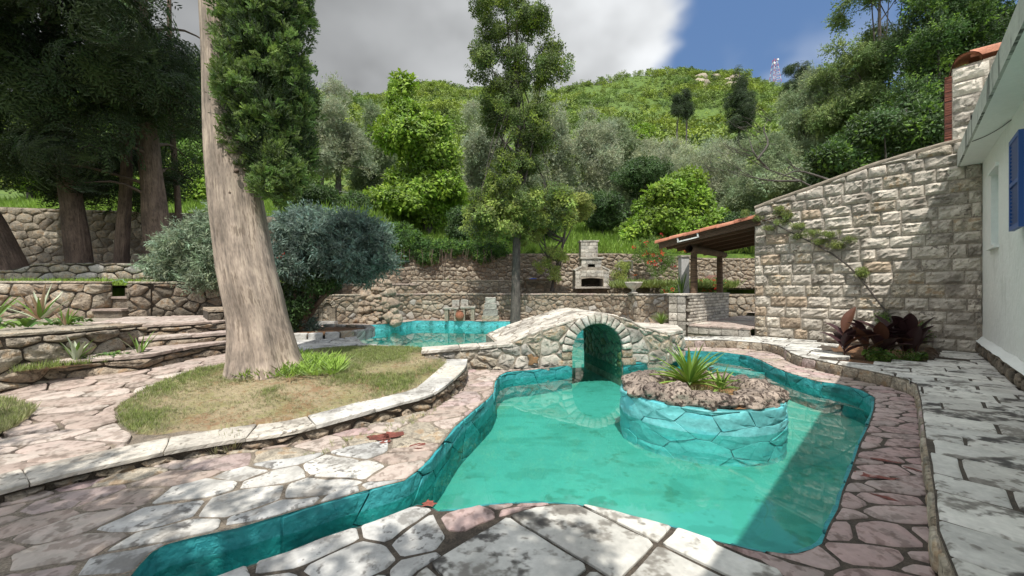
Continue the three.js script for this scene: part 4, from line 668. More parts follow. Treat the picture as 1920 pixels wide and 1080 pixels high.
// ------------------------------------------------------------------ terraces and retaining walls behind the far pool
const wallA = [[-9.2, 14.2], [-6.6, 14.6], [-5.5, 15.6], [-4.5, 16.9], [-2.8, 17.05], [0, 16.75], [2.4, 16.4], [3.6, 15.7], [4.35, 14.6]];
rubbleWall('far_pool_wall', 'long low field stone wall running behind the far pool', 'wall', wallA, -.1, (s) => 1.20, { seed: 151, cw: .30, ch: .21, jit: .95, thick: .5, mats: [...M.rubble, M.brown[0], M.brown[1], M.lime[3]], full: false, cope: { ht: .06, wd: .5, over: .04, lenm: .8, cm: [M.rubble[1], M.rubble[3], M.path[0]] } });
rubbleWall('pool_pier_wall', 'stubby rubble wall carrying the urn between the bridge and the pergola', 'wall', [[4.32, 14.5], [4.36, 13.75], [5.35, 13.3], [6.2, 14.3]], .1, 1.24, { seed: 152, cw: .28, ch: .22, jit: .95, thick: .5, mats: [...M.rubble, M.lime[3]], full: false, cope: { ht: .05, wd: .55, over: .04, lenm: .7, cm: [M.lime[1], M.path[1]] } });
struct('far_pool_walk', sheet([[-6.1, 13.7], ...farRim.slice(1, 9), [3.3, 15.8], [2.4, 16.5], [0, 16.9], [-2.8, 17.1], [-4.6, 17.0], [-5.6, 15.7], [-6.7, 14.7], [-7, 13.9]], .128), M.path[0]);
struct('far_pool_walk', sheet([[3.2, 13.6], [2.9, 11.2], jambR2, B(1.62, 2), B(1.55, 1.2), [3.3, 10.6], [4.1, 9.7], PA(2.0, -.8), PA(2.05, 3.1), [5.35, 13.35], [4.3, 13.8], [4.35, 14.6], [3.5, 15.8], [2.2, 15.4]], .3), M.path[3]);
struct('terrace_ground', sheet([[-9, 14.6], [-6.6, 14.9], [-5.5, 15.9], [-4.5, 17.2], [-2.8, 17.3], [0, 17], [2.4, 16.7], [3.7, 15.9], [4.6, 14.4], [5.4, 13.6], [6.4, 14.4], [9.5, 17], [9.5, 19], [-9, 19]], 1.17), M.soil);
rubbleWall('middle_terrace_wall', 'low middle terrace wall between the far pool wall and the ivy wall', 'wall', [[-4.7, 18.1], [-2, 18], [1.5, 17.9], [5, 17.6], [9, 17.2]], 1.1, (s) => (s < 6.6 ? 1.80 : 1.52), { seed: 153, cw: .30, ch: .21, jit: .95, thick: .4, mats: M.rubble, full: false, cope: { ht: .05, wd: .42, over: .03, lenm: .8, cm: [M.rubble[1], M.rubble[0]] } });
struct('upper_terrace_ground', sheet([[-4.8, 18.3], [1.5, 18.1], [5, 17.8], [16, 16.6], [16, 21], [-8, 21]], 1.5), M.soil);
rubbleWall('ivy_wall', 'high rubble retaining wall below the grassy slope with ivy hanging over its top', 'wall', [[-5.9, 20.5], [-2, 20.6], [4, 20.5], [16, 20.4]], 1.4, (s) => 3.32 - .25 * step(11, 17, s), { seed: 154, cw: .36, ch: .24, jit: .95, thick: .6, mats: [...M.rubble, M.brown[1]], mortar: M.mortar, dome: .025 });
rubbleWall('side_terrace_wall', 'sloping rubble wall under the blue-green bush left of the ivy wall', 'wall', [[-8.4, 17.0], [-6.4, 17.6], [-4.8, 18.5]], 1.1, (s) => 1.75 + s * .2, { seed: 155, cw: .36, ch: .24, thick: .5, mats: M.brown, full: false });
rubbleWall('ledge_wall', 'brown stone ledge with a flat coping beside the waterfall rocks', 'wall', [[-6.9, 15.7], [-6.0, 16.0]], 1.0, 1.62, { seed: 156, cw: .3, ch: .2, thick: .4, mats: M.brown, full: false, cope: { ht: .06, wd: .5, over: .05, lenm: .9, cm: [M.path[0]] } });
rubbleWall('ledge_wall', 'brown stone ledge with a flat coping just right of the waterfall rocks', 'wall', [[-5.2, 16.6], [-4.1, 17.2]], 1.0, 1.62, { seed: 157, cw: .3, ch: .2, thick: .4, mats: M.brown, full: false, cope: { ht: .06, wd: .5, over: .05, lenm: .9, cm: [M.path[0]] } });

// ------------------------------------------------------------------ terraces, steps and walls on the left
const sline = stepBase.slice().reverse();
rubbleWall('stone_step', 'lowest and longest rough brown stone step along the garden path', 'step', [[-7.4, 4.2], ...sline, [-5.0, 7.9]], (s) => .14, .47, { seed: 161, cw: .75, ch: .22, thick: .5, mats: M.brown, mortar: M.mortarDark, dome: .02, h: .03, gap: .01, cope: { ht: .05, wd: .62, over: .06, lenm: .8, cm: [M.path[0], M.path[1], M.path[3]] } });
struct('planting_soil', sheet([[-7.2, 4.2], [-5.95, 5.2], [-5.6, 6.0], [-6.1, 6.6], [-6.5, 7.1], [-7.2, 6.5]], .44), M.soil);
rubbleWall('lower_terrace_wall', 'rough grey terrace wall behind the striped plants on the left', 'wall', [[-7.2, 3.4], [-6.4, 4.8], [-6.2, 5.5], [-6.35, 6.75]], .2, (s) => .92 - s * .02, { seed: 162, cw: .46, ch: .27, thick: .6, mats: [...M.rubble, M.brown[1], M.rubble[2]], mortar: M.mortarDark, dome: .03, h: .03, gap: .012, cope: { ht: .04, wd: .5, over: .02, lenm: .7, cm: [M.rubble[1], M.brown[1]] } });
rubbleWall('stone_step', 'middle stone step of the short flight behind the leaning trunk', 'step', [[-6.15, 6.42], [-5.42, 7.22], [-5.3, 7.6]], .40, .62, { seed: 163, cw: .7, ch: .2, thick: .55, mats: M.brown, mortar: M.mortarDark, dome: .04, gap: .01, cope: { ht: .06, wd: .6, over: .05, lenm: .8, cm: [M.path[0], M.path[1], M.path[3]] } });
rubbleWall('stone_step', 'uppermost stone step of the short flight behind the leaning trunk', 'step', [[-6.42, 6.62], [-5.75, 7.35], [-5.65, 7.7]], .55, .82, { seed: 164, cw: .4, ch: .16, thick: .6, mats: M.brown, mortar: M.mortarDark, dome: .03, gap: .01, cope: { ht: .05, wd: .7, over: .05, lenm: .9, cm: [M.path[0], M.path[1], M.path[3]] } });
struct('terrace_ground', sheet([[-14, 3.4], [-7.4, 3.4], [-6.7, 4.9], [-6.6, 6.9], [-5.8, 7.6], [-5.5, 8.2], [-6.0, 9.9], [-14, 9.5]], .85), M.mortarPale);
rubbleWall('landing_block', 'dark stone landing beside the trunk at the top of the steps', 'landing', [[-5.9, 7.55], [-5.2, 8.2], [-5.45, 9.3]], .3, 1.03, { seed: 165, cw: .3, ch: .24, thick: .9, mats: M.dark, mortar: M.mortarDark, cope: { ht: .05, wd: 1.1, over: .04, lenm: .8, cm: [M.path[0], M.brown[1]] } });
rubbleWall('upper_terrace_wall', 'mossy upper terrace wall left of the recessed steps', 'wall', [[-16, 7.6], [-10.8, 8.15], [-9.05, 8.45], [-8.98, 8.75]], .8, 1.60, { seed: 166, cw: .44, ch: .28, thick: .4, mats: [...M.rubble, ...M.brown], mortar: M.mortarDark, dome: .025, cope: { ht: .04, wd: .4, over: .02, lenm: .8, cm: [M.brown[1], M.rubble[1]] } });
rubbleWall('upper_terrace_wall', 'dark upper terrace wall right of the recessed steps', 'wall', [[-8.62, 9.3], [-8.42, 8.55], [-7.0, 9.25], [-6.0, 9.85], [-6.1, 11]], .8, 1.60, { seed: 167, cw: .30, ch: .23, jit: .9, thick: .4, mats: [...M.dark, M.rubble[2], M.brown[2]], mortar: M.mortarDark, dome: .025, cope: { ht: .04, wd: .4, over: .02, lenm: .7, cm: [M.brown[1], M.rubble[1]] } });
for (let i = 0; i < 2; i++) { const t = thing('recessed_step', i ? 'upper narrow stone step in the gap of the terrace wall' : 'lower narrow stone step in the gap of the terrace wall', 'step', [-8.75, .8, -8.6 - i * .3]); part(t, 'riser', box(.62, .2 + i * .26, .34, 0, .1 + i * .13, 0), M.dark[1]); part(t, 'tread', box(.66, .045, .38, 0, .225 + i * .26, .02), M.path[0]); }
struct('grass_terrace', sheet([[-20, 7.8], [-10.8, 8.4], [-9.1, 8.6], [-9.15, 9.25], [-8.45, 9.45], [-8.42, 8.75], [-7, 9.6], [-6.2, 10.1], [-6.2, 11.4], [-7.5, 14.4], [-20, 13]], 1.56), M.lawn);
rubbleWall('dry_stone_wall', 'knee high dry stone wall in the shade below the dark trunks', 'wall', [[-22, 11.2], [-14.2, 11.3], [-10.9, 11.4], [-9.6, 11.9], [-8.2, 12.6]], 1.5, (s) => 2.02 + .22 * step(7.5, 8.2, s), { seed: 168, cw: .52, ch: .22, thick: .6, mats: [M.rubble[1], M.rubble[3], M.lime[3], M.rubble[0]], mortar: M.mortarDark, jit: .5, dome: .04, full: false });
struct('shaded_ground', sheet([[-26, 11.5], [-11, 11.7], [-8.3, 12.8], [-6.5, 15.2], [-6.5, 18.2], [-26, 18.2]], 2.02), M.soil);
rubbleWall('boundary_wall', 'tall grey boundary wall in the shade behind the dark trunks', 'wall', [[-26, 15.6], [-20, 16.2], [-15, 16.6], [-9, 17.2], [-7.2, 18.6]], 1.9, (s) => 4.95 - .02 * s, { seed: 169, cw: .50, ch: .34, thick: .6, mats: [...M.rubble, M.dark[1]], mortar: M.mortar, dome: .04, full: false });

rubbleWall('garden_wall', 'low sunlit rubble wall seen through the pergola beyond the back post', 'wall', [[7.3, 16.0], [9.0, 15.6], [11.5, 15.0]], .1, 1.26, { seed: 171, cw: .34, ch: .26, thick: .4, mats: M.rubble, full: false });

rubbleWall('recess_wall', 'short wall at the back of the gap between the two upper terrace walls', 'wall', [[-9.15, 9.2], [-8.45, 9.45]], .8, 1.5, { seed: 172, cw: .26, ch: .2, thick: .3, mats: M.brown, mortar: M.mortar, full: false });

{ const g = struct('step_landing', sheet([[-7.6, 7.0], [-6.3, 7.0], [-5.85, 7.6], [-5.7, 8.2], [-6.1, 9.3], [-8.3, 8.4]], .856), M.mortarPath); pave(g, cells([[-7.6, 7.0], [-6.3, 7.0], [-5.85, 7.6], [-5.7, 8.2], [-6.1, 9.3], [-8.3, 8.4]], .6, .4, R(181), .8, .3), ground(.85), [M.path[1], M.path[3]], 182, { gap: .012, h: .03, st: .16, amp: .016, round: .1, full: false }); }

// ------------------------------------------------------------------ foliage
function leaves(list) {                                    // list of [base, direction, side, length, width, fold]
  const pos = [], idx = [];
  for (const [b, d, s, l, w, f] of list) { const n = new THREE.Vector3().crossVectors(d, s).normalize(), k = pos.length / 3, at = (t, u, h) => pos.push(b.x + d.x * l * t + s.x * u + n.x * h, b.y + d.y * l * t + s.y * u + n.y * h, b.z + d.z * l * t + s.z * u + n.z * h); at(0, 0, 0); at(.5, -w / 2, f * w); at(.5, w / 2, f * w); at(1, 0, -f * w * .6); idx.push(k, k + 2, k + 1, k + 1, k + 2, k + 3); }
  let g = new THREE.BufferGeometry(); g.setAttribute('position', new THREE.Float32BufferAttribute(pos, 3)); g.setIndex(idx); g = g.toNonIndexed(); g.computeVertexNormals(); g.setAttribute('uv', new THREE.Float32BufferAttribute(new Float32Array(g.attributes.position.count * 2), 2)); return g;
}
const V = (x, y, z) => new THREE.Vector3(x, y, z), rv3 = (r) => { let v; do v = V(r() * 2 - 1, r() * 2 - 1, r() * 2 - 1); while (v.lengthSq() > 1 || v.lengthSq() < .01); return v; };
const sideOf = (d, r) => V(r() - .5, r() - .5, r() - .5).cross(d).normalize();
const CL = {
  broad: (n, l, w, seed) => { const r = R(seed), o = []; for (let i = 0; i < n; i++) { const p = rv3(r); const d = p.clone().multiplyScalar(.9).add(rv3(r).multiplyScalar(.8)).add(V(0, .1, 0)).normalize(); o.push([p, d, V(d.z, (r() - .5) * .7, -d.x).normalize(), l * (.7 + r() * .6), w * (.7 + r() * .6), .18]); } return leaves(o); },
  twig: (nt, k, l, w, seed, up = .35) => { const r = R(seed), o = []; for (let i = 0; i < nt; i++) { const a = rv3(r).normalize().add(V(0, up, 0)).normalize(), b = rv3(r).multiplyScalar(.35), L = 1 + r() * .5; for (let j = 0; j < k; j++) { const t = (j + .5) / k, p = b.clone().addScaledVector(a, t * L); for (const s of [-1, 1]) { const sd = sideOf(a, r); o.push([p, a.clone().multiplyScalar(.75).addScaledVector(sd, .8 * s).normalize(), a.clone().cross(sd).add(sd.multiplyScalar(.4)).normalize(), l * (.7 + r() * .6), w, .15]); } } } return leaves(o); },
  spray: (nt, k, seed) => { const r = R(seed), o = []; for (let i = 0; i < nt; i++) { const a = V((r() - .5) * 1.5, .55 + r() * .8, (r() - .5) * 1.5).normalize(), b = V((r() - .5) * .9, (r() - .5) * .7, (r() - .5) * .9), L = .7 + r() * .6, sd = sideOf(a, r); for (let j = 0; j < k; j++) { const t = j / k, p = b.clone().addScaledVector(a, t * L); for (const s of [-1, 1]) o.push([p, a.clone().addScaledVector(sd, .55 * s).normalize(), a.clone().cross(sd).multiplyScalar(.9).addScaledVector(sd, .3).normalize(), .24 * (1.25 - t), .085, .1]); } o.push([b.clone().addScaledVector(a, L * .9), a, sd, .22, .07, .1]); } return leaves(o); },
  scale: (seed) => { const r = R(seed), o = []; for (let i = 0; i < 9; i++) { const a = V((r() - .5) * 1.6, .6 + r() * .7, (r() - .5) * 1.6).normalize(), b = V((r() - .5) * .9, (r() - .5) * .8, (r() - .5) * .9), sd = sideOf(a, r); for (let j = 0; j < 3; j++) { const p = b.clone().addScaledVector(a, j * .3); for (const s of [-1, 1]) o.push([p, a.clone().addScaledVector(sd, .5 * s).normalize(), a.clone().cross(sd).multiplyScalar(.8).addScaledVector(sd, .5).normalize(), .5 - j * .07, .19, .15]); } } return leaves(o); },
  droop: (nt, k, l, w, seed) => { const r = R(seed), o = []; for (let i = 0; i < nt; i++) { const az = r() * 6.28, a0 = V(Math.cos(az), .35, Math.sin(az)), p = rv3(r).multiplyScalar(.4); let d = a0.clone().normalize(); for (let j = 0; j < k; j++) { d.y -= .16; d.normalize(); p.addScaledVector(d, 1.1 / k); for (const s of [-1, 1]) { const sd = V(d.z, 0, -d.x).normalize().multiplyScalar(s); o.push([p.clone(), d.clone().multiplyScalar(.6).addScaledVector(sd, .7).add(V(0, -.25, 0)).normalize(), V(d.x, .2 + (r() - .5), d.z).normalize(), l * (.7 + r() * .6), w, .12]); } } } return leaves(o); },
};
const GEO = { broad: CL.broad(46, .52, .27, 1), broadL: CL.broad(34, .66, .34, 2), olive: CL.twig(9, 5, .36, .085, 3, .5), oliveF: CL.twig(9, 6, .34, .075, 7, .4), spray: CL.spray(13, 5, 4), tuft: CL.scale(44), shag: CL.twig(6, 5, .42, .10, 45, .25), droop: CL.droop(9, 6, .34, .10, 5), ball: CL.broad(70, .50, .30, 6), ivy: CL.broad(24, .5, .42, 8), feather: CL.twig(12, 5, .32, .13, 9, .2), conif: CL.droop(10, 6, .26, .075, 10) };
const LM = {};
const leafMats = (key, c) => LM[key] ??= leafMat(c);
const dummy = new THREE.Object3D(), UPV = V(0, 1, 0);
// leaf clusters over the surfaces of a set of blobs [x, y, z, rx, ry, rz] (local to the parent)
function crown(parent, name, blobs, n, geo, m, size, seed, o = {}) {
  const r = R(seed), { shell = .55, gap = .38, gf = 1.1, up = .35, vary = .35, tint, flat = 0 } = o, wts = []; let tot = 0; for (const b of blobs) { tot += Math.pow(b[3] * b[4] * b[5], 2 / 3); wts.push(tot); }
  const im = new THREE.InstancedMesh(geo, m, n), col = new THREE.Color(); let k = 0, guard = 0;
  while (k < n && guard++ < n * 6) {
    const t = r() * tot; let bi = 0; while (wts[bi] < t) bi++; const b = blobs[bi], d = rv3(r).normalize(), q = lerp(shell, 1, Math.sqrt(r())) * (.78 + .44 * n3(d.x * 2 + bi * 7, d.y * 2 + seed, d.z * 2));
    const x = b[0] + d.x * b[3] * q, y = b[1] + d.y * b[4] * q, z = b[2] + d.z * b[5] * q; if (fbm3(x * gf + seed * 3, y * gf, z * gf, 3) < gap) continue;
    dummy.position.set(x, y, z); const nd = d.clone().multiplyScalar(1 - up).add(V(0, up, 0)).add(rv3(r).multiplyScalar(.4)).normalize(); dummy.quaternion.setFromUnitVectors(UPV, nd); dummy.rotateY(r() * 6.283);
    const s = size * (.6 + r() * .8); dummy.scale.set(s, s * (o.tall ?? 1), s); dummy.updateMatrix(); im.setMatrixAt(k, dummy.matrix);
    const v = 1 + (r() - .5) * 2 * vary; col.setRGB(v * (1 + (r() - .5) * .25), v, v * (1 + (r() - .5) * .2)); if (tint && r() < tint[3]) col.setRGB(tint[0] * v, tint[1] * v, tint[2] * v); im.setColorAt(k, col); k++;
  }
  im.count = k; im.name = name; im.castShadow = im.receiveShadow = true; im.userData.kind = 'stuff'; parent.add(im); return im;
}
function subBlobs(env, k, f, seed, o = {}) {               // break envelopes into clumps
  const r = R(seed), out = []; for (const e of env) for (let i = 0; i < k; i++) { const d = rv3(r).normalize(), q = .45 + r() * .45, s = f * (.7 + r() * .6); out.push([e[0] + d.x * e[3] * q, e[1] + d.y * e[4] * q, e[2] + d.z * e[5] * q, e[3] * s, e[4] * s * (o.sq ?? .8), e[5] * s]); } return out;
}
// a tree: base pixel column px at depth d, envelopes as pixel ellipses [cx, cy, rx, ry, depth offset, rz factor]
function tree(o) {
  const { name, label, cat = 'tree', group, px, d, env, n = 900, geo = GEO.broad, m, size = .3, seed, k = 7, f = .42, r0 = .2, r1 = .05, bark = M.barkGrey, limbs = 7, lean = 0, base, trunkTop, topPx, fork = .35 } = o;
  const x = (px - 960) / FOC * d, Y = base ?? hillY(x, d) - .1, t = thing(name, label, cat, [x, Y, -d], group), rnd = R(seed);
  const E = env.map(([cx, cy, rx, ry, dz = 0, fz = 1]) => [(cx - 960) / FOC * (d + dz) - x, H - (cy - 541) / FOC * (d + dz) - Y, -dz, rx / FOC * d, ry / FOC * d, rx / FOC * d * fz]);
  const blobs = subBlobs(E, k, f, seed + 1, o), tops = E.slice().sort((a, b) => b[1] - a[1]), hi = tops[0];
  const top = [hi[0] + (o.topX ?? 0), trunkTop ?? hi[1] + hi[4] * .5, hi[2]], path = [[0, 0, 0]]; for (let i = 1; i < 4; i++) path.push([top[0] * i / 4 + (rnd() - .5) * r0 * 2.2 + lean * Math.sin(i / 4 * 3.14), top[1] * i / 4, top[2] * i / 4 + (rnd() - .5) * r0 * 2]); path.push(top);
  const gs = [tube([[0, -.15, 0], ...path.slice(1)], [r0 * 1.35, r0, r0 * .8, r0 * .55, r1], 10, { rough: .2, n: 16, seed })];
  const cv = new THREE.CatmullRomCurve3(path.map((q) => V(...q)));
  for (let i = 0; i < limbs; i++) { const b = blobs[fl(rnd() * blobs.length)], t0 = fork + rnd() * (.9 - fork), p = cv.getPoint(t0), rr = r0 * (1 - t0) * .6 + r1 * .5, mid = [lerp(p.x, b[0], .5) + (rnd() - .5) * .3, lerp(p.y, b[1], .45) - .1, lerp(p.z, b[2], .5)]; gs.push(tube([[p.x, p.y, p.z], mid, [b[0], b[1], b[2]]], [rr, rr * .6, rr * .2], 6, { n: 7 })); }
  part(t, 'trunk', merge(gs), bark);
  crown(t, 'crown', blobs, n, geo, m, size, seed + 2, o); return t;
}
const GR = { bright: leafMats('bright', [.205, .325, .032]), mid: leafMats('mid', [.13, .225, .035]), deep: leafMats('deep', [.06, .115, .028]), olive: leafMats('olive', [.34, .38, .24]), oliveG: leafMats('oliveG', [.24, .30, .15]), cypress: leafMats('cypress', [.05, .082, .028]), cypLit: leafMats('cypLit', [.145, .225, .055]), blue: leafMats('blue', [.14, .205, .16]), sage: leafMats('sage', [.26, .33, .21]), yellow: leafMats('yellow', [.28, .33, .075]), ivy: leafMats('ivy', [.075, .16, .032]), ash: leafMats('ash', [.19, .26, .08]) };  // cypLit: lit green; cypress: darker, partly with shade in the colour

// ------------------------------------------------------------------ the big leaning cypress by the pool
{
  const D = 5.83, sc = FOC / D, y = (py) => H - (py - 541) / sc, x = (px) => (px - 960) / sc, X0 = x(502);
  const t = thing('leaning_cypress', 'thick leaning cypress with bare pale trunk and dense green foliage on one side', 'tree', [X0, .31, -D]);
  const prof = [[706, 505, 142], [690, 503, 127], [670, 498, 114], [640, 493, 107], [600, 485, 99], [550, 474, 98], [500, 462, 95], [400, 447, 87], [300, 434, 78], [200, 423, 68], [100, 413, 58], [0, 403, 50], [-200, 396, 48], [-500, 395, 34], [-900, 402, 12]];
  const tg = gridGeo(56, 90, (u, v) => { const k = v * (prof.length - 1), i = Math.min(prof.length - 2, fl(k)), f = k - i, p = prof[i].map((q, j) => lerp(q, prof[i + 1][j], f)), a = u * Math.PI * 2, Y = y(p[0]); let r = p[2] / 2 / sc; const ca = Math.cos(a), sa = Math.sin(a); r *= 1 + (Math.abs(Math.sin(a * 3 + 1 + Y * .25 + 1.5 * fbm3(ca, Y * .6, sa, 2))) - .6) * .09 * (1 + 1.8 * step(1.4, .3, Y)) + (fbm3(ca * 2.4, Y * .55, sa * 2.4 + 4, 4) - .5) * .16; return [x(p[1]) - X0 + ca * r, Y - .31, -sa * r]; }, 3, 6, true); { const p = tg.attributes.position, q = tg.attributes.uv; for (let i = 0; i < p.count; i++) q.setY(i, p.getY(i)); } part(t, 'trunk', tg, M.bark);
  for (const [py, dx, s] of [[333, .19, .035], [372, .1, .025]]) { const g = rockGeo(s, s, s, py, .3, 10, 8); g.translate(x(446) - X0 + dx, y(py) - .31, .30); part(t, 'knot', g, M.barkDark); }
  const bl = [[520, 342, 36, 34], [530, 318, 26, 40], [500, 300, 46, 46], [484, 255, 58, 62], [532, 262, 32, 74], [492, 190, 84, 80], [536, 170, 30, 90], [492, 110, 84, 90], [496, 30, 86, 90], [500, -60, 90, 100], [484, -180, 98, 130], [480, -340, 94, 160], [470, -520, 82, 170], [455, -700, 56, 150], [440, -860, 26, 110]].map(([cx, cy, rx, ry]) => [x(cx + 10) - X0, y(cy) - .31, .10 - (cx > 530 ? .25 : 0), rx / sc * .84, ry / sc * .9, Math.max(.28, rx / sc * .75)]);
  const clumps = [], rc = R(304); for (const e of bl) { const k = Math.round(34 * e[3] * e[4] / .3) + 14; for (let i = 0; i < k; i++) { const dv = rv3(rc).normalize(), q = .78 + rc() * .24, cs = .065 + rc() * .075; clumps.push([e[0] + dv.x * e[3] * q, e[1] + dv.y * e[4] * q, e[2] + dv.z * e[5] * q, cs, cs * 1.5, cs]); } }
  crown(t, 'crown', clumps, 10800, GEO.tuft, GR.cypLit, .084, 301, { shell: .6, gap: .10, gf: 3.2, up: .45, vary: .45, tall: 1.15, tint: [1.4, 1.3, 1.1, .12] });  // some tufts tinted brighter as lit tips
  crown(t, 'inner_foliage', bl.map((b) => [b[0], b[1], b[2], b[3] * .84, b[4] * .84, b[5] * .84]), 2600, GEO.spray, GR.cypress, .13, 302, { shell: .6, gap: .15, up: .6, tall: 1.3 });  // inner sprays coloured darker to stand for shade in the gaps
  const rt = R(303), tw = []; for (let i = 0; i < 16; i++) { const a = [x(505 + rt() * 30) - X0, y(345 + rt() * 15) - .31, .12 + rt() * .1]; tw.push(tube([a, [a[0] + (rt() - .4) * .15, a[1] + .1 + rt() * .1, a[2] + .08], [a[0] + (rt() - .3) * .3, a[1] + .25 + rt() * .2, a[2] + .12]], [.008, .005, .002], 5, { n: 5 })); }
  part(t, 'dry_twigs', merge(tw), M.woodRed);
}

// ------------------------------------------------------------------ dark grove on the left, shade partly put into leaf and bark colour
{
  const spec = [
    ['stout dark cypress at the left edge with its trunk leaning over the dry stone wall', 20, 495, 12.4, .34, 4.0, -120, -1.2],
    ['dark cypress with a thick straight trunk before the boundary wall', 152, 480, 13.4, .25, 4.0, 118, -.5],
    ['slim reddish trunk in the dark grove beside the boundary wall gap', 226, 484, 13.8, .15, 2.2, 240, 0],
    ['dark cypress with the widest trunk close behind the grey olive bush', 305, 470, 13.6, .29, 3.8, 278, 0],
    ['thin young trunk deep in the dark grove near the boundary wall', 340, 430, 16.2, .10, 1.6, 330, 0],
  ];
  spec.forEach(([label, px, py, d, r, cr, tp, lean], i) => {
    const x = (px - 960) / FOC * d, Y = 2.0, t = thing('grove_cypress', label, 'tree', [x, Y, -d]), xt = (tp - 960) / FOC * d - x, Ht = 13 + i % 3, s = 310 + i * 7;
    const gs = [tube([[0, -.2, 0], [xt * .35 + lean * -.1, 1.4, 0], [xt * .8, 3.6, 0], [xt * 1.1, 6.5, .2], [xt * 1.2, Ht, .3]], [r * 1.45, r * 1.1, r, r * .8, r * .25], 14, { rough: .22, n: 22, seed: i })], rr = R(s);
    const bl = []; for (let k = 0; k < 22; k++) { const yy = 3.0 + (k / 22) * (Ht - 2) , a = rr() * 6.283, q = cr * (.35 + rr() * .6) * (1 - .4 * k / 22); bl.push([xt + Math.cos(a) * q, yy + rr() * .6, Math.sin(a) * q * .9 + .5 + 2.6 * step(5, 9, yy), cr * .38, cr * .26, cr * .38]); if (r > .15) gs.push(tube([[xt * yy / Ht * 1.1, yy - .5, 0], [xt + Math.cos(a) * q * .5, yy, Math.sin(a) * q * .5], [xt + Math.cos(a) * q, yy - .2, Math.sin(a) * q]], [r * .22, r * .14, .015], 6, { n: 6 })); }  // upper crowns pushed forward to shade the grove below
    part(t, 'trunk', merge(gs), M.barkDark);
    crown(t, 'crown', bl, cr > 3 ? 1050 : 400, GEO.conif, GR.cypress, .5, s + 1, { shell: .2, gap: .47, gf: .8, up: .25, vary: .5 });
  });
  // cypress added further forward, mostly out of view, to keep the grove in shade
  const t = thing('added_shade_cypress', 'dark needled crown added above the terraces to shade the grove, mostly out of view', 'tree', [-16.4, 1.55, -9.9]);
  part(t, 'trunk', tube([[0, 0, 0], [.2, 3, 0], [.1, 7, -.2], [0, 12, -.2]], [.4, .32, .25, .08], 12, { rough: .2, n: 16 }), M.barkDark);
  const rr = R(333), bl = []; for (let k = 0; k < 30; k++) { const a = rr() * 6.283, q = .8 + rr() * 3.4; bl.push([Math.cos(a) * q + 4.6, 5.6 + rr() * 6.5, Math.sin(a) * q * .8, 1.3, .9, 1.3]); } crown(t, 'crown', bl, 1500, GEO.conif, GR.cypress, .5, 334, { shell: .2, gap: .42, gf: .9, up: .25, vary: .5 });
}

// ------------------------------------------------------------------ shrubs by the far pool
{
  const d = 10.2, b = (px, py, rx, ry, dz, X, Y) => [(px - 960) / FOC * (d + dz) - X, H - (py - 541) / FOC * (d + dz) - Y, -dz, rx / FOC * d, ry / FOC * d, rx / FOC * d * .9], X = (555 - 960) / FOC * d, Y = .3;
  const t = thing('blue_green_shrub', 'wide blue-green shrub with fine drooping leaves on a dark stem beside the far pool', 'shrub', [X, Y, -d]);
  const bl = [[540, 450, 66, 52, .4], [610, 450, 70, 44, 0], [670, 450, 58, 46, .2], [712, 480, 34, 46, .2], [640, 480, 56, 34, -.3], [550, 480, 50, 50, -.2], [590, 424, 66, 30, .4], [655, 430, 56, 28, .5], [560, 560, 30, 70, 0], [690, 500, 32, 24, -.1], [562, 600, 24, 40, .1]].map((q) => b(...q, X, Y));
  const r = R(341), gs = []; for (let i = 0; i < 9; i++) { const e = bl[i % 8]; gs.push(tube([[(r() - .5) * .3, -.1, (r() - .5) * .3], [e[0] * .35, e[1] * .5, e[2] * .4], [e[0], e[1], e[2]]], [.11, .06, .015], 7, { n: 9 })); } part(t, 'stem', merge(gs), M.barkDark);
  crown(t, 'crown', subBlobs(bl, 11, .30, 342, { sq: .6 }), 2000, GEO.shag, GR.blue, .25, 343, { shell: .1, gap: .40, gf: 1.5, up: .25, vary: .45 });
  crown(t, 'lower_foliage', subBlobs([[560, 545, 44, 44, 0], [553, 605, 34, 36, 0], [600, 520, 40, 26, 0]].map((q) => b(...q, X, Y)), 7, .42, 347), 420, GEO.broad, GR.deep, .16, 348, { shell: .2, gap: .3 });
  const d2 = 9.2, X2 = (360 - 960) / FOC * d2, Y2 = 1.5, t2 = thing('grey_olive_shrub', 'grey-green olive shrub spilling over the terrace wall left of the leaning cypress', 'shrub', [X2, Y2, -d2]);
  const b2 = [[365, 440, 46, 52], [400, 480, 40, 50], [335, 480, 38, 40], [375, 510, 50, 26], [310, 505, 26, 18], [420, 430, 30, 50]].map(([px, py, rx, ry]) => [(px - 960) / FOC * d2 - X2, H - (py - 541) / FOC * d2 - Y2, 0, rx / FOC * d2, ry / FOC * d2, rx / FOC * d2]);
  const g2 = []; for (let i = 0; i < 6; i++) { const e = b2[i]; g2.push(tube([[.1, -.1, 0], [e[0] * .5, e[1] * .6, .1], [e[0], e[1], e[2]]], [.045, .03, .008], 6, { n: 7 })); } part(t2, 'stem', merge(g2), M.barkGrey);
  crown(t2, 'crown', subBlobs(b2, 9, .36, 345), 1200, GEO.shag, GR.sage, .20, 346, { shell: .3, gap: .36, gf: 1.8, up: .2, vary: .4 });
}

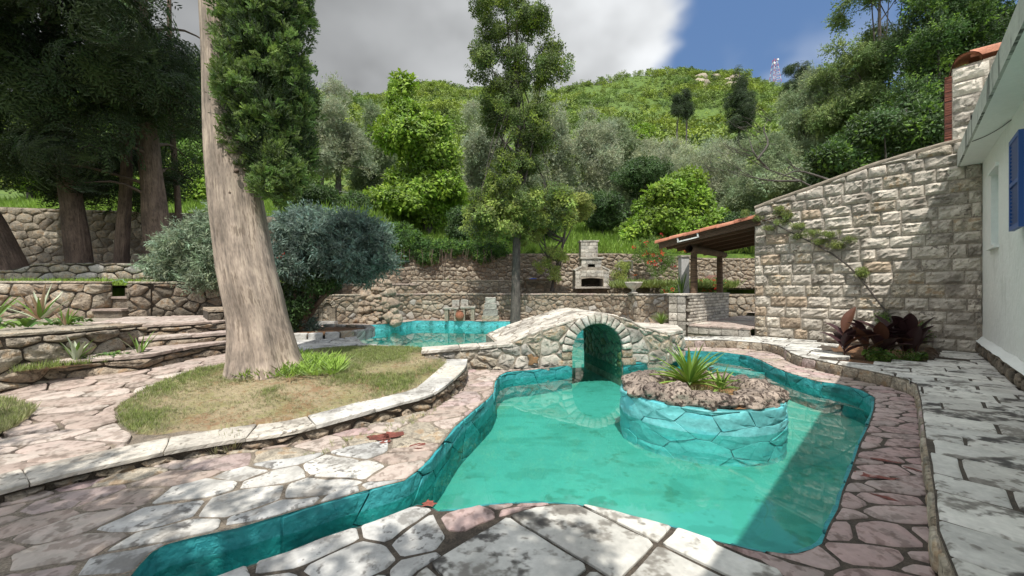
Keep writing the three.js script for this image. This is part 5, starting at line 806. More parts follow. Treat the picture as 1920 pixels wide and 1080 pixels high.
// ------------------------------------------------------------------ trees of the middle distance
tree({ name: 'tall_bay_tree', label: 'tall slender tree with sparse dark crown standing at the far pool edge', px: 967, d: 16.1, base: .13, seed: 401, m: leafMats('bay', [.11, .165, .04]), geo: GEO.broad, size: .155, n: 3200, k: 16, f: .29, r0: .165, r1: .02, limbs: 26, fork: .25, gap: .37, gf: 1.5, trunkTop: 13.2, topX: .1,
  env: [[965, -60, 70, 60], [965, 30, 90, 56], [935, 120, 76, 66], [1000, 130, 66, 60], [950, 215, 60, 56], [1000, 250, 50, 60], [925, 390, 56, 40], [1010, 390, 76, 50], [962, 290, 52, 56], [960, 335, 50, 44], [905, 430, 40, 30]], vary: .5, tint: [1.9, 1.7, .9, .25] });
{ const t = scene.children[scene.children.length - 1], d = 16.1, o = t.position, bl = [[900, 420, 40, 30], [925, 380, 44, 30], [960, 430, 46, 28], [1000, 400, 50, 34], [1040, 385, 40, 30], [945, 350, 30, 26]].map(([px, py, rx, ry]) => { const q = Q(px, py, d); return [q[0] - o.x, q[1] - o.y, q[2] - o.z, rx / FOC * d, ry / FOC * d, rx / FOC * d]; }); crown(t, 'lower_foliage', subBlobs(bl, 6, .42, 407), 440, GEO.broadL, leafMats('bayLow', [.26, .34, .07]), .19, 408, { shell: .1, gap: .36, gf: 1.4, vary: .5 }); }
tree({ name: 'bright_green_tree', label: 'bright green broad tree with a dark forked trunk on the bank above the ivy', px: 810, d: 26, seed: 411, m: GR.bright, geo: GEO.broadL, size: .40, n: 1900, k: 8, f: .40, r0: .26, limbs: 10, gap: .40, gf: .7, vary: .45, env: [[755, 190, 40, 44], [770, 250, 62, 60], [785, 320, 84, 62], [760, 380, 82, 44], [830, 360, 50, 50], [725, 380, 46, 40]] });
tree({ name: 'multi_stem_tree', label: 'small yellow-green tree with many thin stems left of the stone oven', px: 1035, d: 17.4, base: 1.5, seed: 421, m: GR.yellow, size: .13, n: 620, k: 12, f: .28, r0: .08, limbs: 14, fork: .08, gap: .46, gf: 1.2, env: [[1030, 410, 60, 36], [1075, 395, 38, 34], [1000, 440, 34, 36], [1035, 480, 40, 26], [1035, 512, 26, 18]], vary: .5 });
const olives = [[635, 30, 170, 370, 62, 'pale olive tree just right of the leaning cypress foliage', 431, GR.olive], [700, 34, 215, 380, 44, 'grey twiggy olive tree left of the bright green tree', 432, GR.oliveG], [905, 31, 190, 400, 56, 'silver olive tree left of the tall slender tree', 433, GR.olive], [1020, 34, 160, 400, 50, 'brownish olive tree right behind the tall slender tree', 434, GR.olive], [1105, 36, 200, 410, 62, 'tall silver olive tree on the bank above the stone oven', 435, GR.olive], [1185, 30, 300, 440, 52, 'round grey olive tree left of the bright laurel bush', 436, GR.oliveG], [1240, 38, 255, 390, 70, 'wide silver olive tree high on the bank behind the laurel bush', 437, GR.olive], [1330, 32, 250, 420, 84, 'broad grey olive tree above the pergola roof', 438, GR.olive], [1430, 27, 250, 420, 74, 'grey-green olive tree behind the curved top of the stone wall', 439, GR.oliveG], [1145, 46, 230, 330, 50, 'distant olive tree on the hillside above the wide silver olive', 440, GR.oliveG]];
for (const [px, d, y0, y1, rx, label, seed, m] of olives) { const h = (y1 - y0) / 2; tree({ name: 'olive_tree', label, px, d, seed, m, geo: GEO.olive, size: .46 * d / 32, n: 1000, k: 9, f: .38, r0: .2, limbs: 9, gap: .38, gf: .55, vary: .35, env: [[px, y0 + h * .7, rx * .75, h * .7], [px - rx * .3, y0 + h * 1.3, rx * .7, h * .6], [px + rx * .35, y0 + h * 1.25, rx * .65, h * .65]] }); }
tree({ name: 'laurel_bush', label: 'dense bright laurel bush just left of the pergola roof', cat: 'bush', px: 1265, d: 24, seed: 451, m: GR.bright, geo: GEO.broadL, size: .34, n: 1500, k: 9, f: .42, r0: .14, limbs: 6, gap: .32, gf: .8, vary: .4, env: [[1262, 375, 58, 40], [1245, 425, 66, 46], [1300, 430, 50, 40], [1205, 440, 36, 26]] });
tree({ name: 'green_tree', label: 'small bright tree among the olives above the laurel bush', px: 1186, d: 50, seed: 452, m: GR.bright, size: .6, n: 420, k: 7, f: .45, limbs: 4, gap: .34, gf: .5, env: [[1186, 266, 34, 24]] });
tree({ name: 'green_tree', label: 'light green tree peeping out beside the leaning cypress foliage', px: 600, d: 38, seed: 453, m: GR.bright, size: .5, n: 500, k: 7, f: .45, limbs: 4, gap: .36, gf: .5, env: [[598, 215, 28, 36], [612, 280, 36, 40]] });
for (const [px, d, y0, y1, rx, label, seed] of [[1386, 46, 118, 300, 26, 'tall dark cypress rising against the hillside above the pergola', 461], [1270, 92, 172, 222, 9, 'left one of two small dark cypresses on the hillside', 462], [1287, 92, 170, 220, 9, 'right one of two small dark cypresses on the hillside', 463]]) { const h = (y1 - y0) / 2; tree({ name: 'hill_cypress', label, px, d, seed, m: GR.cypress, geo: GEO.conif, size: d / 46 * .5, n: d > 60 ? 200 : 700, k: 8, f: .45, limbs: 3, gap: .3, env: [[px, y0 + h * .45, rx * .5, h * .5], [px, y0 + h, rx * .85, h * .6], [px, y0 + h * 1.5, rx, h * .55]] }); }
// tall trees above the stone wall
tree({ name: 'feathery_tree', label: 'tall feathery tree with thin visible trunk against the blue sky above the stone wall', px: 1640, d: 25, seed: 471, m: GR.ash, geo: GEO.feather, size: .42, n: 1300, k: 12, f: .30, r0: .17, r1: .04, limbs: 20, gap: .46, gf: .6, vary: .5, env: [[1620, 20, 56, 34], [1660, 70, 46, 46], [1610, 130, 60, 50], [1640, 210, 70, 60], [1580, 190, 50, 50], [1650, -40, 50, 40]] });
tree({ name: 'feathery_tree', label: 'olive-toned feathery tree between the dark cypress and the tall feathery tree', px: 1530, d: 28, seed: 472, m: GR.oliveG, geo: GEO.olive, size: .46, n: 1500, k: 9, f: .38, r0: .2, limbs: 9, gap: .38, gf: .55, env: [[1500, 190, 46, 50], [1545, 180, 56, 60], [1560, 260, 70, 50], [1490, 270, 60, 54]] });
tree({ name: 'dark_green_tree', label: 'big dark green tree in the upper right corner behind the stone pillar', px: 1780, d: 21, seed: 473, m: GR.deep, geo: GEO.feather, size: .42, n: 2300, k: 12, f: .34, r0: .3, limbs: 16, gap: .43, gf: .75, vary: .55, tint: [2.6, 2.3, 1.2, .22], env: [[1790, 40, 86, 70], [1760, 130, 90, 70], [1850, 90, 80, 110], [1720, 220, 80, 60], [1800, 230, 80, 60], [1800, -60, 90, 60]] });
tree({ name: 'dark_green_tree', label: 'dark bushy tree rising directly over the curved stone wall top', px: 1620, d: 19, seed: 474, m: GR.deep, geo: GEO.broad, size: .36, n: 1300, k: 12, f: .34, r0: .2, limbs: 14, gap: .43, gf: .85, vary: .5, tint: [2.2, 2.0, 1.1, .2], env: [[1640, 270, 74, 40], [1700, 230, 60, 50], [1590, 305, 60, 30], [1540, 320, 50, 30]] });
tree({ name: 'dark_conifer', label: 'small dark conifer on the skyline right of the lattice mast', px: 1497, d: 60, seed: 475, m: GR.cypress, geo: GEO.conif, size: .6, n: 330, k: 8, f: .42, limbs: 3, gap: .36, env: [[1497, 130, 16, 16], [1490, 165, 22, 24]] });
// sunlit trees glimpsed behind the dark grove, and the undergrowth along the top of the ivy wall
[[60, 26, 300, 60, 'sunlit green tree glimpsed between the left trunks of the dark grove'], [215, 28, 320, 60, 'sunlit green tree glimpsed behind the slim reddish trunk'], [345, 24, 350, 50, 'sunlit green tree glimpsed behind the widest dark trunk'], [440, 30, 300, 70, 'green tree hidden mostly behind the leaning cypress trunk'], [150, 34, 200, 110, 'tall green tree behind the crowns of the dark grove'], [330, 36, 190, 100, 'tall green tree between the dark grove and the leaning cypress']].forEach(([px, d, cy, rx, label], i) => tree({ name: 'green_tree', label, px, d, seed: 481 + i, m: i % 2 ? GR.mid : GR.bright, size: .45 * d / 26, n: 700, k: 8, f: .42, limbs: 6, gap: .36, gf: .6, env: [[px, cy, rx, rx * .8], [px + rx * .4, cy + rx * .5, rx * .7, rx * .5]] }));
[[600, 22, 385, 44, 22, 'dark rounded shrub above the blue-green shrub', GR.deep], [660, 22.5, 390, 40, 22, 'dark green shrub on the bank left of the hanging ivy', GR.deep], [560, 23, 352, 40, 24, 'leafy green shrub under the pale olive tree', GR.mid], [870, 23.5, 425, 40, 26, 'dark shrub on the bank between bright tree and tall slender tree', GR.deep], [1000, 24, 420, 40, 24, 'dark shrub behind the small yellow-green tree', GR.deep], [1130, 26, 400, 44, 30, 'dark undergrowth shrub left of the laurel bush', GR.deep], [1385, 22, 440, 40, 34, 'dark shrub behind the pergola roof', GR.deep], [1480, 22, 330, 60, 34, 'dark shrub against the low end of the stone wall top', GR.oliveG], [1180, 30, 345, 60, 50, 'shaded bush below the round grey olive', GR.deep]].forEach(([px, d, cy, rx, ry, label, m], i) => tree({ name: 'bank_shrub', label, cat: 'shrub', px, d, seed: 495 + i, m, size: .3, n: 420, k: 6, f: .5, r0: .06, limbs: 4, gap: .3, env: [[px, cy, rx, ry]] }));
{ // bare twiggy tree over the wall
  const d = 17, X = (1420 - 960) / FOC * d, t = thing('bare_branch_tree', 'leafless grey branches arching out above the pergola end of the stone wall', 'tree', [X, 2.5, -d]), r = R(511), gs = [];
  const pt = (px, py, dz = 0) => { const q = Q(px, py, d + dz); return [q[0] - X, q[1] - 2.5, -dz]; };
  const main = [[[1560, 372], [1500, 340], [1440, 318], [1380, 285]], [[1500, 340], [1450, 340], [1400, 330], [1360, 318]], [[1440, 318], [1415, 290], [1405, 262], [1398, 240]], [[1560, 340], [1500, 322], [1470, 330], [1420, 350]], [[1420, 300], [1440, 270], [1432, 245], [1440, 225]]];
  for (const m of main) { gs.push(tube(m.map((q, i) => pt(q[0], q[1], (r() - .5))), [.05, .035, .02, .006], 6, { n: 10 })); for (let k = 0; k < 9; k++) { const q = m[1 + fl(r() * 3)], a = pt(q[0] + (r() - .5) * 30, q[1] + (r() - .5) * 10); gs.push(tube([a, [a[0] - .2 - r() * .3, a[1] + .15 + (r() - .3) * .4, a[2] + (r() - .5) * .4], [a[0] - .5 - r() * .5, a[1] + .2 + (r() - .2) * .8, a[2]]], [.014, .009, .003], 5, { n: 5 })); } }
  part(t, 'branches', merge(gs), M.barkGrey);
}
// the wooded hillside, far off: one mass
{
  const r = R(521), N = 15500, im = new THREE.InstancedMesh(GEO.ball, leafMat([.195, .275, .055], { transmission: .25 }), N), col = new THREE.Color(); let k = 0, g = 0;
  while (k < N && g++ < N * 8) {
    const u = -1.5 + r() * 3, d = 36 + 330 * Math.sqrt(r() * .96 + .0), x = u * d; if (d < 46 && Math.abs(u) < .5 && r() < .6) continue;
    const clear = fbm3(x * .022, d * .022, 3, 4), s = (d < 90 ? 1.5 + r() * 1.4 : 1.3 + r() * 1.7) * (clear < .44 ? .6 : 1); if (clear < .40 && r() < .4 && d > 80) continue;
    const y = hillY(x, d); dummy.position.set(x, y + s * .7, -d); dummy.rotation.set(r() * .5, r() * 6.28, r() * .5); dummy.scale.set(s * 1.05, s * (.9 + r() * .5), s * 1.05); dummy.updateMatrix(); im.setMatrixAt(k, dummy.matrix);
    const t = n3(x * .06, d * .06, 8), v = .6 + r() * .7; col.setRGB(v * lerp(.75, 1.35, t), v * lerp(.85, 1.2, t), v * lerp(1.2, .7, t)); if (r() < .08) col.setRGB(.35, .4, .5); im.setColorAt(k++, col);
  }
  im.count = k; im.name = 'hillside_woodland'; im.castShadow = im.receiveShadow = true; tag(im, 'wooded green mountainside of shrubs and small trees filling the skyline', 'woodland'); im.userData.kind = 'stuff'; scene.add(im);
}
{ // rocky outcrop on the ridge
  const t = thing('rock_outcrop', 'pale grey rocky outcrop on the ridge below the blue sky', 'rocks', [0, 0, 0]), r = R(531);
  for (let i = 0; i < 12; i++) { const px = 1305 + r() * 75, d = 300 + r() * 30, py = 150 + r() * 20, q = Q(px, py, d), s = 2 + r() * 4.5; const g = rockGeo(s * 1.3, s * .8, s, i * 3.1, .5, 12, 8); g.translate(q[0], hillY(q[0], d) + s * .1, -d); part(t, 'rock', g, M.rubble[1]); }
  const q = Q(1340, 160, 315); rebase(t, q[0], q[1], q[2]);
}
{ // red and white lattice mast
  const d = 345, x = (1453 - 960) / FOC * d, y0 = hillY(x, d), top = H - (112 - 541) / FOC * d, h = top - y0, t = thing('lattice_mast', 'red and white steel lattice mast on the ridge', 'mast', [x, y0, -d]), w = (f) => lerp(3.4, 1.1, f);
  const red = mat([.5, .07, .05], null), white = mat([.75, .75, .75], null), N = 9;
  for (let s = 0; s < N; s++) { const gs = [], a = s / N, b = (s + 1) / N; for (const [i, j] of [[-1, -1], [1, -1], [1, 1], [-1, 1]]) { gs.push(tube([[i * w(a), a * h, j * w(a)], [i * w(b), b * h, j * w(b)]], .15, 5, { n: 1 })); const [i2, j2] = i === j ? [i, -j] : [-i, j]; gs.push(tube([[i * w(a), a * h, j * w(a)], [i2 * w(b), b * h, j2 * w(b)]], .09, 4, { n: 1 })); } part(t, 'lattice_section', merge(gs), s % 2 ? white : red); }
  for (const [f, o] of [[.95, 1], [.8, -1]]) { const g = new THREE.CylinderGeometry(.8, .8, .8, 12); g.rotateX(1.57); g.translate(o * 1.6, h * f, 1.5); part(t, 'dish', g, white); }
}

// ------------------------------------------------------------------ ivy, grasses and plants
{
  const t = thing('hanging_ivy', 'dense dark ivy draped over the top of the rubble retaining wall', 'ivy', [-3.5, 3.3, -20.4]);
  const b = (px, py, rx, ry, d) => { const q = Q(px, py, d); return [q[0] + 3.5, q[1] - 3.3, q[2] + 20.4, rx / FOC * d, ry / FOC * d, .17]; };
  crown(t, 'foliage', [[735, 440, 46, 22, 20.5], [740, 470, 30, 32, 20.35], [790, 468, 46, 16, 20.45], [840, 466, 44, 14, 20.45], [885, 466, 44, 14, 20.45], [925, 468, 34, 16, 20.45], [800, 484, 20, 14, 20.35], [770, 452, 40, 16, 20.4], [905, 482, 16, 10, 20.35]].map((q) => b(...q)), 1500, GEO.ivy, GR.ivy, .15, 541, { shell: .3, gap: .25, up: .1, vary: .5, tint: [2.2, 1.9, 1.2, .2] });
  const r = R(542), gs = []; for (let i = 0; i < 30; i++) { const q = Q(705 + r() * 225, 470, 20.45); gs.push(tube([[q[0] + 3.5, q[1] - 3.3, .5], [q[0] + 3.5 + (r() - .5) * .2, q[1] - 3.6 - r() * .3, .55], [q[0] + 3.5 + (r() - .5) * .4, q[1] - 3.9 - r() * .7, .5]], .012, 5, { n: 4 })); } part(t, 'stems', merge(gs), M.barkDark);
}
function tufts(name, label, cat, poly, Y, n, m, h, seed, o = {}) {          // uncountable grass
  const r = R(seed), list = []; for (let i = 0; i < 9; i++) { const a = r() * 6.283, q = r() * .35, d = V(Math.cos(a) * (.25 + r() * .5), 1, Math.sin(a) * (.25 + r() * .5)).normalize(); list.push([V(Math.cos(a) * q, 0, Math.sin(a) * q), d, V(-Math.sin(a), 0, Math.cos(a)), .7 + r() * .6, .09, .25]); }
  const g = leaves(list), im = new THREE.InstancedMesh(g, m, n), col = new THREE.Color(); let k = 0, gd = 0; let x0 = 1e9, x1 = -1e9, y0 = 1e9, y1 = -1e9; for (const q of poly) { x0 = Math.min(x0, q[0]); x1 = Math.max(x1, q[0]); y0 = Math.min(y0, q[1]); y1 = Math.max(y1, q[1]); }
  while (k < n && gd++ < n * 12) { const x = lerp(x0, x1, r()), d = lerp(y0, y1, r()); if (!inside(poly, x, d)) continue; const dn = o.dens ? o.dens(x, d) : 1; if (r() > dn) continue; const s = h * (.5 + r()) * (.6 + .6 * dn); dummy.position.set(x, typeof Y === 'function' ? Y(x, d) : Y, -d); dummy.rotation.set((r() - .5) * .3, r() * 6.28, (r() - .5) * .3); dummy.scale.set(s * (o.w ?? 1), s, s * (o.w ?? 1)); dummy.updateMatrix(); im.setMatrixAt(k, dummy.matrix); const v = .75 + r() * .5, dry = o.dry ? o.dry(x, d, r) : 0; col.setRGB(v * lerp(1, 1.85, dry), v * lerp(1, 1.32, dry), v * lerp(1, 3.2, dry)); im.setColorAt(k++, col); }
  im.count = k; im.name = numbered(name); im.castShadow = im.receiveShadow = true; tag(im, label, cat); im.userData.kind = 'stuff'; scene.add(im); return im;
}
const grassM = leafMat([.22, .28, .07]), grassB = leafMat([.25, .38, .06]);
const lawnDens = (x, d) => { const g = fbm3(x * 1.3 + 3, d * 1.3, 2, 4), near = step(-1.4, -3.0, x); return clamp((g - .44) * 4.5 + near * .3); };
tufts('lawn_grass', 'short patchy grass growing on the dry lawn under the leaning cypress', 'grass', lawnPoly, (x, d) => yL(x, d) - .01, 11500, grassM, .032, 551, { dens: (x, d) => .26 + lawnDens(x, d), dry: (x, d, r) => clamp(1.1 - lawnDens(x, d) + (r() - .5) * .9), w: 1.1 });
tufts('lawn_grass', 'small corner of dry grass at the left edge of the garden path', 'grass', T.patch, (x, d) => yL(x, d) + .012, 1800, grassM, .05, 552, { dry: (x, d, r) => r() * .8 });
tufts('trunk_grass', 'long bright grass blades lying round the foot of the leaning cypress', 'grass', [PL(480, 690), PL(560, 668), PL(640, 680), PL(640, 705), PL(520, 712), PL(450, 708)], (x, d) => yL(x, d) + .01, 300, grassB, .085, 553, { w: 2.2 });
tufts('terrace_grass', 'strip of bright grass along the top of the upper terrace wall', 'grass', [[-18, 8.3], [-10.8, 8.6], [-9.2, 8.8], [-9.25, 9.4], [-8.4, 9.6], [-8.3, 9.1], [-7, 9.9], [-5.6, 10.8], [-6.5, 11.2], [-9.6, 11.4], [-18, 10.9]], 1.56, 4200, grassB, .10, 554, { w: 1.2 });
tufts('bank_grass', 'sunlit long grass on the bank above the ivy wall', 'grass', [[-9, 21.2], [14, 21.2], [18, 32], [-13, 32]], (x, d) => hillY(x, d), 9000, grassB, .34, 555, { w: 1.3 });
tufts('bank_grass', 'sunlit long grass on the slope behind the dark grove', 'grass', [[-30, 17.9], [-9, 17.9], [-10, 30], [-36, 30]], (x, d) => hillY(x, d), 6000, grassB, .34, 556, { w: 1.3 });
tufts('flower_bed_green', 'low green ground cover in the flower bed below the pergola', 'ground cover', [[4.4, 15.6], [9, 15.6], [9, 19.5], [4.4, 19.5]], 1.5, 1500, grassM, .22, 557, { w: 1.6 });

function blade(base, az, el, len, w, bend, o = {}) {       // one long leaf
  const { fold = .25, n = 7, prof = (t) => Math.pow(1 - t, .75) * (.55 + .9 * Math.min(1, t * 3)), twist = 0 } = o, pts = []; let e = el, p = V(...base); const h = V(Math.cos(az), 0, Math.sin(az)), sd = V(-Math.sin(az), 0, Math.cos(az));
  for (let i = 0; i <= n; i++) { const d = h.clone().multiplyScalar(Math.cos(e)).add(V(0, Math.sin(e), 0)), nn = V(0, Math.cos(e), 0).addScaledVector(h, -Math.sin(e)); const s = sd.clone().applyAxisAngle(d, twist * i / n), nr = nn.clone().applyAxisAngle(d, twist * i / n); pts.push([p.clone(), s, nr, w * prof(i / n)]); p = p.clone().addScaledVector(d, len / n); e -= bend / n; }
  return gridGeo(4, n, (u, v) => { const [q, s, nr, ww] = pts[Math.round(v * n)], k = (u - .5) * ww, z = Math.abs(u - .5) * 2 * fold * ww; return [q.x + s.x * k + nr.x * z, q.y + s.y * k + nr.y * z, q.z + s.z * k + nr.z * z]; }, w, len);
}
const stripeT = tex(64, 64, (u) => { const a = Math.abs(u - .5) * 2; return a > .55 ? [.93, .92, .72] : [.42, .55, .25]; }, true);
const LMt = { yucca: leafMat([.27, .40, .075], { roughness: .45 }), yuccaD: leafMat([.16, .28, .06], { roughness: .45 }), dry: leafMat([.36, .26, .13]), canna: leafMat([.055, .026, .028], { roughness: .4, transmission: .15 }), cannaR: leafMat([.12, .05, .03], { roughness: .4, transmission: .25 }), green: leafMat([.07, .16, .03], { roughness: .4 }), lime: leafMat([.17, .28, .05], { roughness: .5 }), pale: mat([.42, .46, .32], null, { side: THREE.DoubleSide, roughness: .6 }), pinkish: leafMat([.40, .27, .17]) };
function yuccaPlant(name, label, cat, pos, k, L, w, seed, m, o = {}) {
  const t = thing(name, label, cat, pos), r = R(seed); for (let i = 0; i < k; i++) { const f = i / k, az = i * 2.4 + r() * .5, el = lerp(1.5, o.low ?? .25, f) + (r() - .5) * .2, l = L * (.75 + r() * .45); part(t, 'leaf', blade([Math.cos(az) * .03, .02 + r() * .04, Math.sin(az) * .03], az, el, l, w * (.8 + r() * .4), (o.bend ?? .5) * (.4 + r()), { fold: .3 }), pick(m, r)); } return t;
}
{
  const p = isl(2.2, .12), t = yuccaPlant('yucca', 'spiky light green yucca growing in the planter island', 'plant', [p[0] - .02, .17, -p[1]], 48, .56, .062, 561, [LMt.yucca, LMt.yucca, LMt.yuccaD], { low: .2, bend: .55 });
  const p2 = isl(4.6, .15); yuccaPlant('yucca', 'small low yucca shoot beside the larger one in the planter island', 'plant', [p2[0] + .28, .17, -p2[1] + .02], 16, .28, .045, 562, [LMt.yucca, LMt.yuccaD], { low: .05, bend: .5 });
  tufts('planter_grass', 'fine dry grass among the rocks inside the planter island', 'grass', Array.from({ length: 16 }, (_, i) => isl(i / 16 * 6.283, .66)), .145, 160, grassM, .06, 563, { dry: () => .6 });
}
{ // dark leaved cannas in the bed by the stone wall
  const c = P(1650, 668, .2), t = thing('purple_canna', 'clump of dark purple canna leaves in the bed below the split stone wall', 'plant', [c[0], .15, -c[1]]), r = R(571);
  const ov = (u) => Math.pow(Math.sin(Math.min(1, u * 1.02) * Math.PI * .96 + .06), .8);
  for (let i = 0; i < 12; i++) { const x = (r() - .5) * 1.5, z = (r() - .5) * .42, hgt = .22 + r() * .26; part(t, 'stem', tube([[x, 0, z], [x + (r() - .5) * .06, hgt, z + (r() - .5) * .06]], [.014, .01], 6, { n: 3 }), LMt.cannaR); for (let k = 0; k < 5; k++) { const az = r() * 6.283; part(t, 'leaf', blade([x, hgt * (.35 + .16 * k), z], az, .7 + r() * .7, .42 + r() * .2, .19 + r() * .06, .3 + r() * .8, { prof: ov, fold: .18, n: 8 }), r() < .8 ? LMt.canna : LMt.cannaR); } }
  for (const [x, z, az, m] of [[-.5, .3, 3.4, LMt.green], [-.58, .26, 2.9, LMt.lime], [.48, .32, 5.6, LMt.green], [-.42, .34, 4.6, LMt.green]]) part(t, 'leaf', blade([x, .1, z], az - Math.PI, .5, .34, .13, .7, { prof: ov, n: 8 }), m);
  const lowp = thing('bed_plant', 'low green leafy plant under the purple cannas at the edge of the deck', 'plant', [c[0] + .1, .15, -c[1] + .28]); crown(lowp, 'foliage', [[0, .06, 0, .5, .08, .1], [-.4, .08, -.02, .16, .1, .1]], 50, GEO.broad, GR.mid, .07, 572, { gap: .2 });
  const lg = thing('cut_log', 'short weathered log lying at the right end of the canna bed', 'log', [P(1735, 668, .2)[0], .26, -P(1735, 668, .2)[1]]); part(lg, 'log', tube([[-.1, 0, .16], [.02, .02, 0], [.06, .05, -.2]], [.13, .12, .11], 12, { rough: .25, n: 6 }), M.bark); 
  const cr = P(1700, 600, .2); const w = liner([wallL, corner]);
  for (const [a, y, s, lab] of [[2.55, .5, .22, 'thin green climber leaves against the wall just left of the shade edge'], [3.1, .35, .2, 'small green climber in the shade near the house corner']]) { const q = w.at(a), v = thing('wall_climber', lab, 'climber', [q.x + q.nx * .12, .2, -(q.d + q.ny * .12)]); part(v, 'stem', tube([[0, 0, 0], [.03, y * .7, 0], [-.02, y + .3, 0]], .006, 5, { n: 6 }), M.barkGrey); crown(v, 'foliage', [[0, y, 0, s, s * 1.4, .08]], 46, GEO.broad, GR.mid, .06, 573 + a, { gap: .3, shell: .1 }); }
}
{ // trailing vine on the stone wall
  const w = liner([wallL, corner]), at = (a, y, n = .1) => { const q = w.at(a); return [q.x + q.nx * n, y, -(q.d + q.ny * n)]; }, wp = (px, py) => { const u = (px - 960) / FOC, s = (1.2096 - u) * 7.72 / (u + .963), d = 7.72 + s; return [w.len - s * 1.388, H + (541 - py) / FOC * d]; };
  const t = thing('trailing_vine', 'trailing vine with yellowish leaves running diagonally down the split stone wall', 'vine'), P0 = [[1400, 405], [1440, 415], [1490, 440], [1540, 465], [1580, 490], [1612, 520], [1640, 556], [1662, 585], [1675, 605]].map((q) => wp(...q));
  part(t, 'stem', tube(P0.map(([a, y]) => at(Math.max(a, -.1), y)), [.012, .02, .02, .018], 6, { n: 40, rough: .2 }), M.barkGrey);
  part(t, 'stem', tube([[1415, 410], [1465, 398], [1500, 430], [1550, 445], [1600, 455]].map((q) => at(...wp(...q), .14)), [.012, .01, .006], 5, { n: 24 }), M.barkGrey);
  const r = R(581), bl = []; for (const [px, py, rx, ry] of [[1400, 402, 16, 8], [1425, 412, 20, 8], [1462, 396, 16, 12], [1470, 418, 22, 8], [1500, 426, 26, 8], [1530, 438, 28, 8], [1560, 440, 22, 6], [1572, 462, 20, 14], [1500, 445, 20, 6], [1595, 452, 16, 5], [1620, 508, 10, 8], [1618, 515, 12, 6], [1540, 455, 14, 6], [1480, 405, 14, 14], [1445, 430, 14, 6]]) { const q = wp(px, py), c = at(...q, .13); bl.push([c[0], c[1], c[2], rx / 100, ry / 130, .06]); }
  crown(t, 'foliage', bl, 330, GEO.broad, leafMats('vine', [.20, .25, .06]), .05, 582, { shell: .1, gap: .3, gf: 4, vary: .5 }); const c = at(0, 0); for (const k of t.children) { k.position.set(-c[0], 0, -c[2]); } t.position.set(c[0], 0, c[2]);
}
// plants of the left terrace beds
{
  const g = (px, py, Y) => { const q = P(px, py, Y); return [q[0], Y, -q[1]]; };
  yuccaPlant('striped_agave', 'tall pale striped agave with upright blades on the upper left bed', 'plant', g(75, 603, .9), 15, .62, .075, 591, [LMt.pale, LMt.lime, LMt.pale, LMt.pale, LMt.pinkish], { low: .55, bend: .2 });
  yuccaPlant('striped_agave', 'striped agave cut by the left edge with low spreading blades', 'plant', g(-14, 606, .9), 13, .6, .07, 592, [LMt.pale, LMt.lime, LMt.yuccaD], { low: .2, bend: .35 });
  yuccaPlant('striped_agave', 'small reddish agave shoot between the green hostas', 'plant', g(124, 615, .9), 7, .26, .035, 595, [LMt.pinkish, LMt.lime], { low: 1, bend: .2 });
  const hosta = (label, pos, k, L, seed, m, w = .45) => { const t = thing('leafy_plant', label, 'plant', pos), r = R(seed), ov = (u) => Math.pow(Math.sin(Math.min(1, u) * Math.PI * .95 + .1), .7); for (let i = 0; i < k; i++) { const az = r() * 6.283; part(t, 'leaf', blade([(r() - .5) * w, .01, (r() - .5) * .2], az, .3 + r() * .9, L * (.7 + r() * .5), L * .42, .9, { prof: ov, n: 5, fold: .12 }), pick(m, r)); } };
  hosta('low light green hosta leaves round the tall striped agave', g(80, 612, .9), 46, .2, 593, [LMt.lime, LMt.lime, LMt.green], .9); hosta('light green hosta leaves at the right end of the upper bed', g(140, 606, .9), 26, .17, 594, [LMt.lime, LMt.green], .5); hosta('low green leaves at the far left of the upper bed', g(10, 616, .9), 26, .2, 599, [LMt.lime, LMt.green], .7);
  const t1 = yuccaPlant('variegated_plant', 'white striped fan-shaped plant in front of the lower terrace wall', 'plant', g(143, 682, .46), 11, .30, .06, 596, [LMt.pale, LMt.pale, LMt.lime], { low: .9, bend: .35 });
  yuccaPlant('variegated_plant', 'thin white striped plant at the right end of the lower bed', 'plant', g(262, 671, .46), 9, .34, .035, 597, [LMt.pale, LMt.lime], { low: .7, bend: .3 });
  hosta('leafy dark green plant in the middle of the lower bed', g(222, 674, .46), 44, .15, 598, [LMt.green, GR.mid, LMt.green], .5); hosta('round green leaves beside the white striped fan-shaped plant', g(165, 678, .46), 14, .15, 600, [LMt.green], .2);
  for (const [px, py] of [[215, 672], [232, 670]]) { const q = g(px, py, .46); }
  tufts('bed_grass', 'sparse grass along the lower bed by the path', 'grass', [P(20, 700, .46), P(120, 688, .46), P(270, 672, .46), P(230, 668, .46), P(60, 684, .46)], .45, 220, grassM, .06, 601);
}
yuccaPlant('grass_clump', 'bright green grass clump beside the right foot of the bridge', 'plant', (() => { const q = P(1240, 611, .32); return [q[0], .32, -q[1]]; })(), 90, .42, .018, 611, [LMt.lime, LMt.yucca], { low: .7, bend: .7 });
yuccaPlant('iris_clump', 'tall sword-leaved clump behind the whitewashed pillar', 'plant', Q(1278, 556, 13.2), 16, .8, .04, 612, [LMt.lime, LMt.green], { low: 1.1, bend: .2 });
{ // water plants of the middle terrace
  [[838, 20.2, 'small agave on the middle terrace left of the ivy wall centre'], [860, 20.2, 'pale agave on the middle terrace under the ivy'], [880, 20.1, 'pointed agave on the middle terrace right of the ivy']].forEach(([px, d, label], i) => yuccaPlant('small_agave', label, 'plant', [(px - 960) / FOC * 18.6, 1.5, -18.6], 9, .42, .05, 613 + i, [LMt.pale, LMt.lime], { low: .7, bend: .2 }));
}
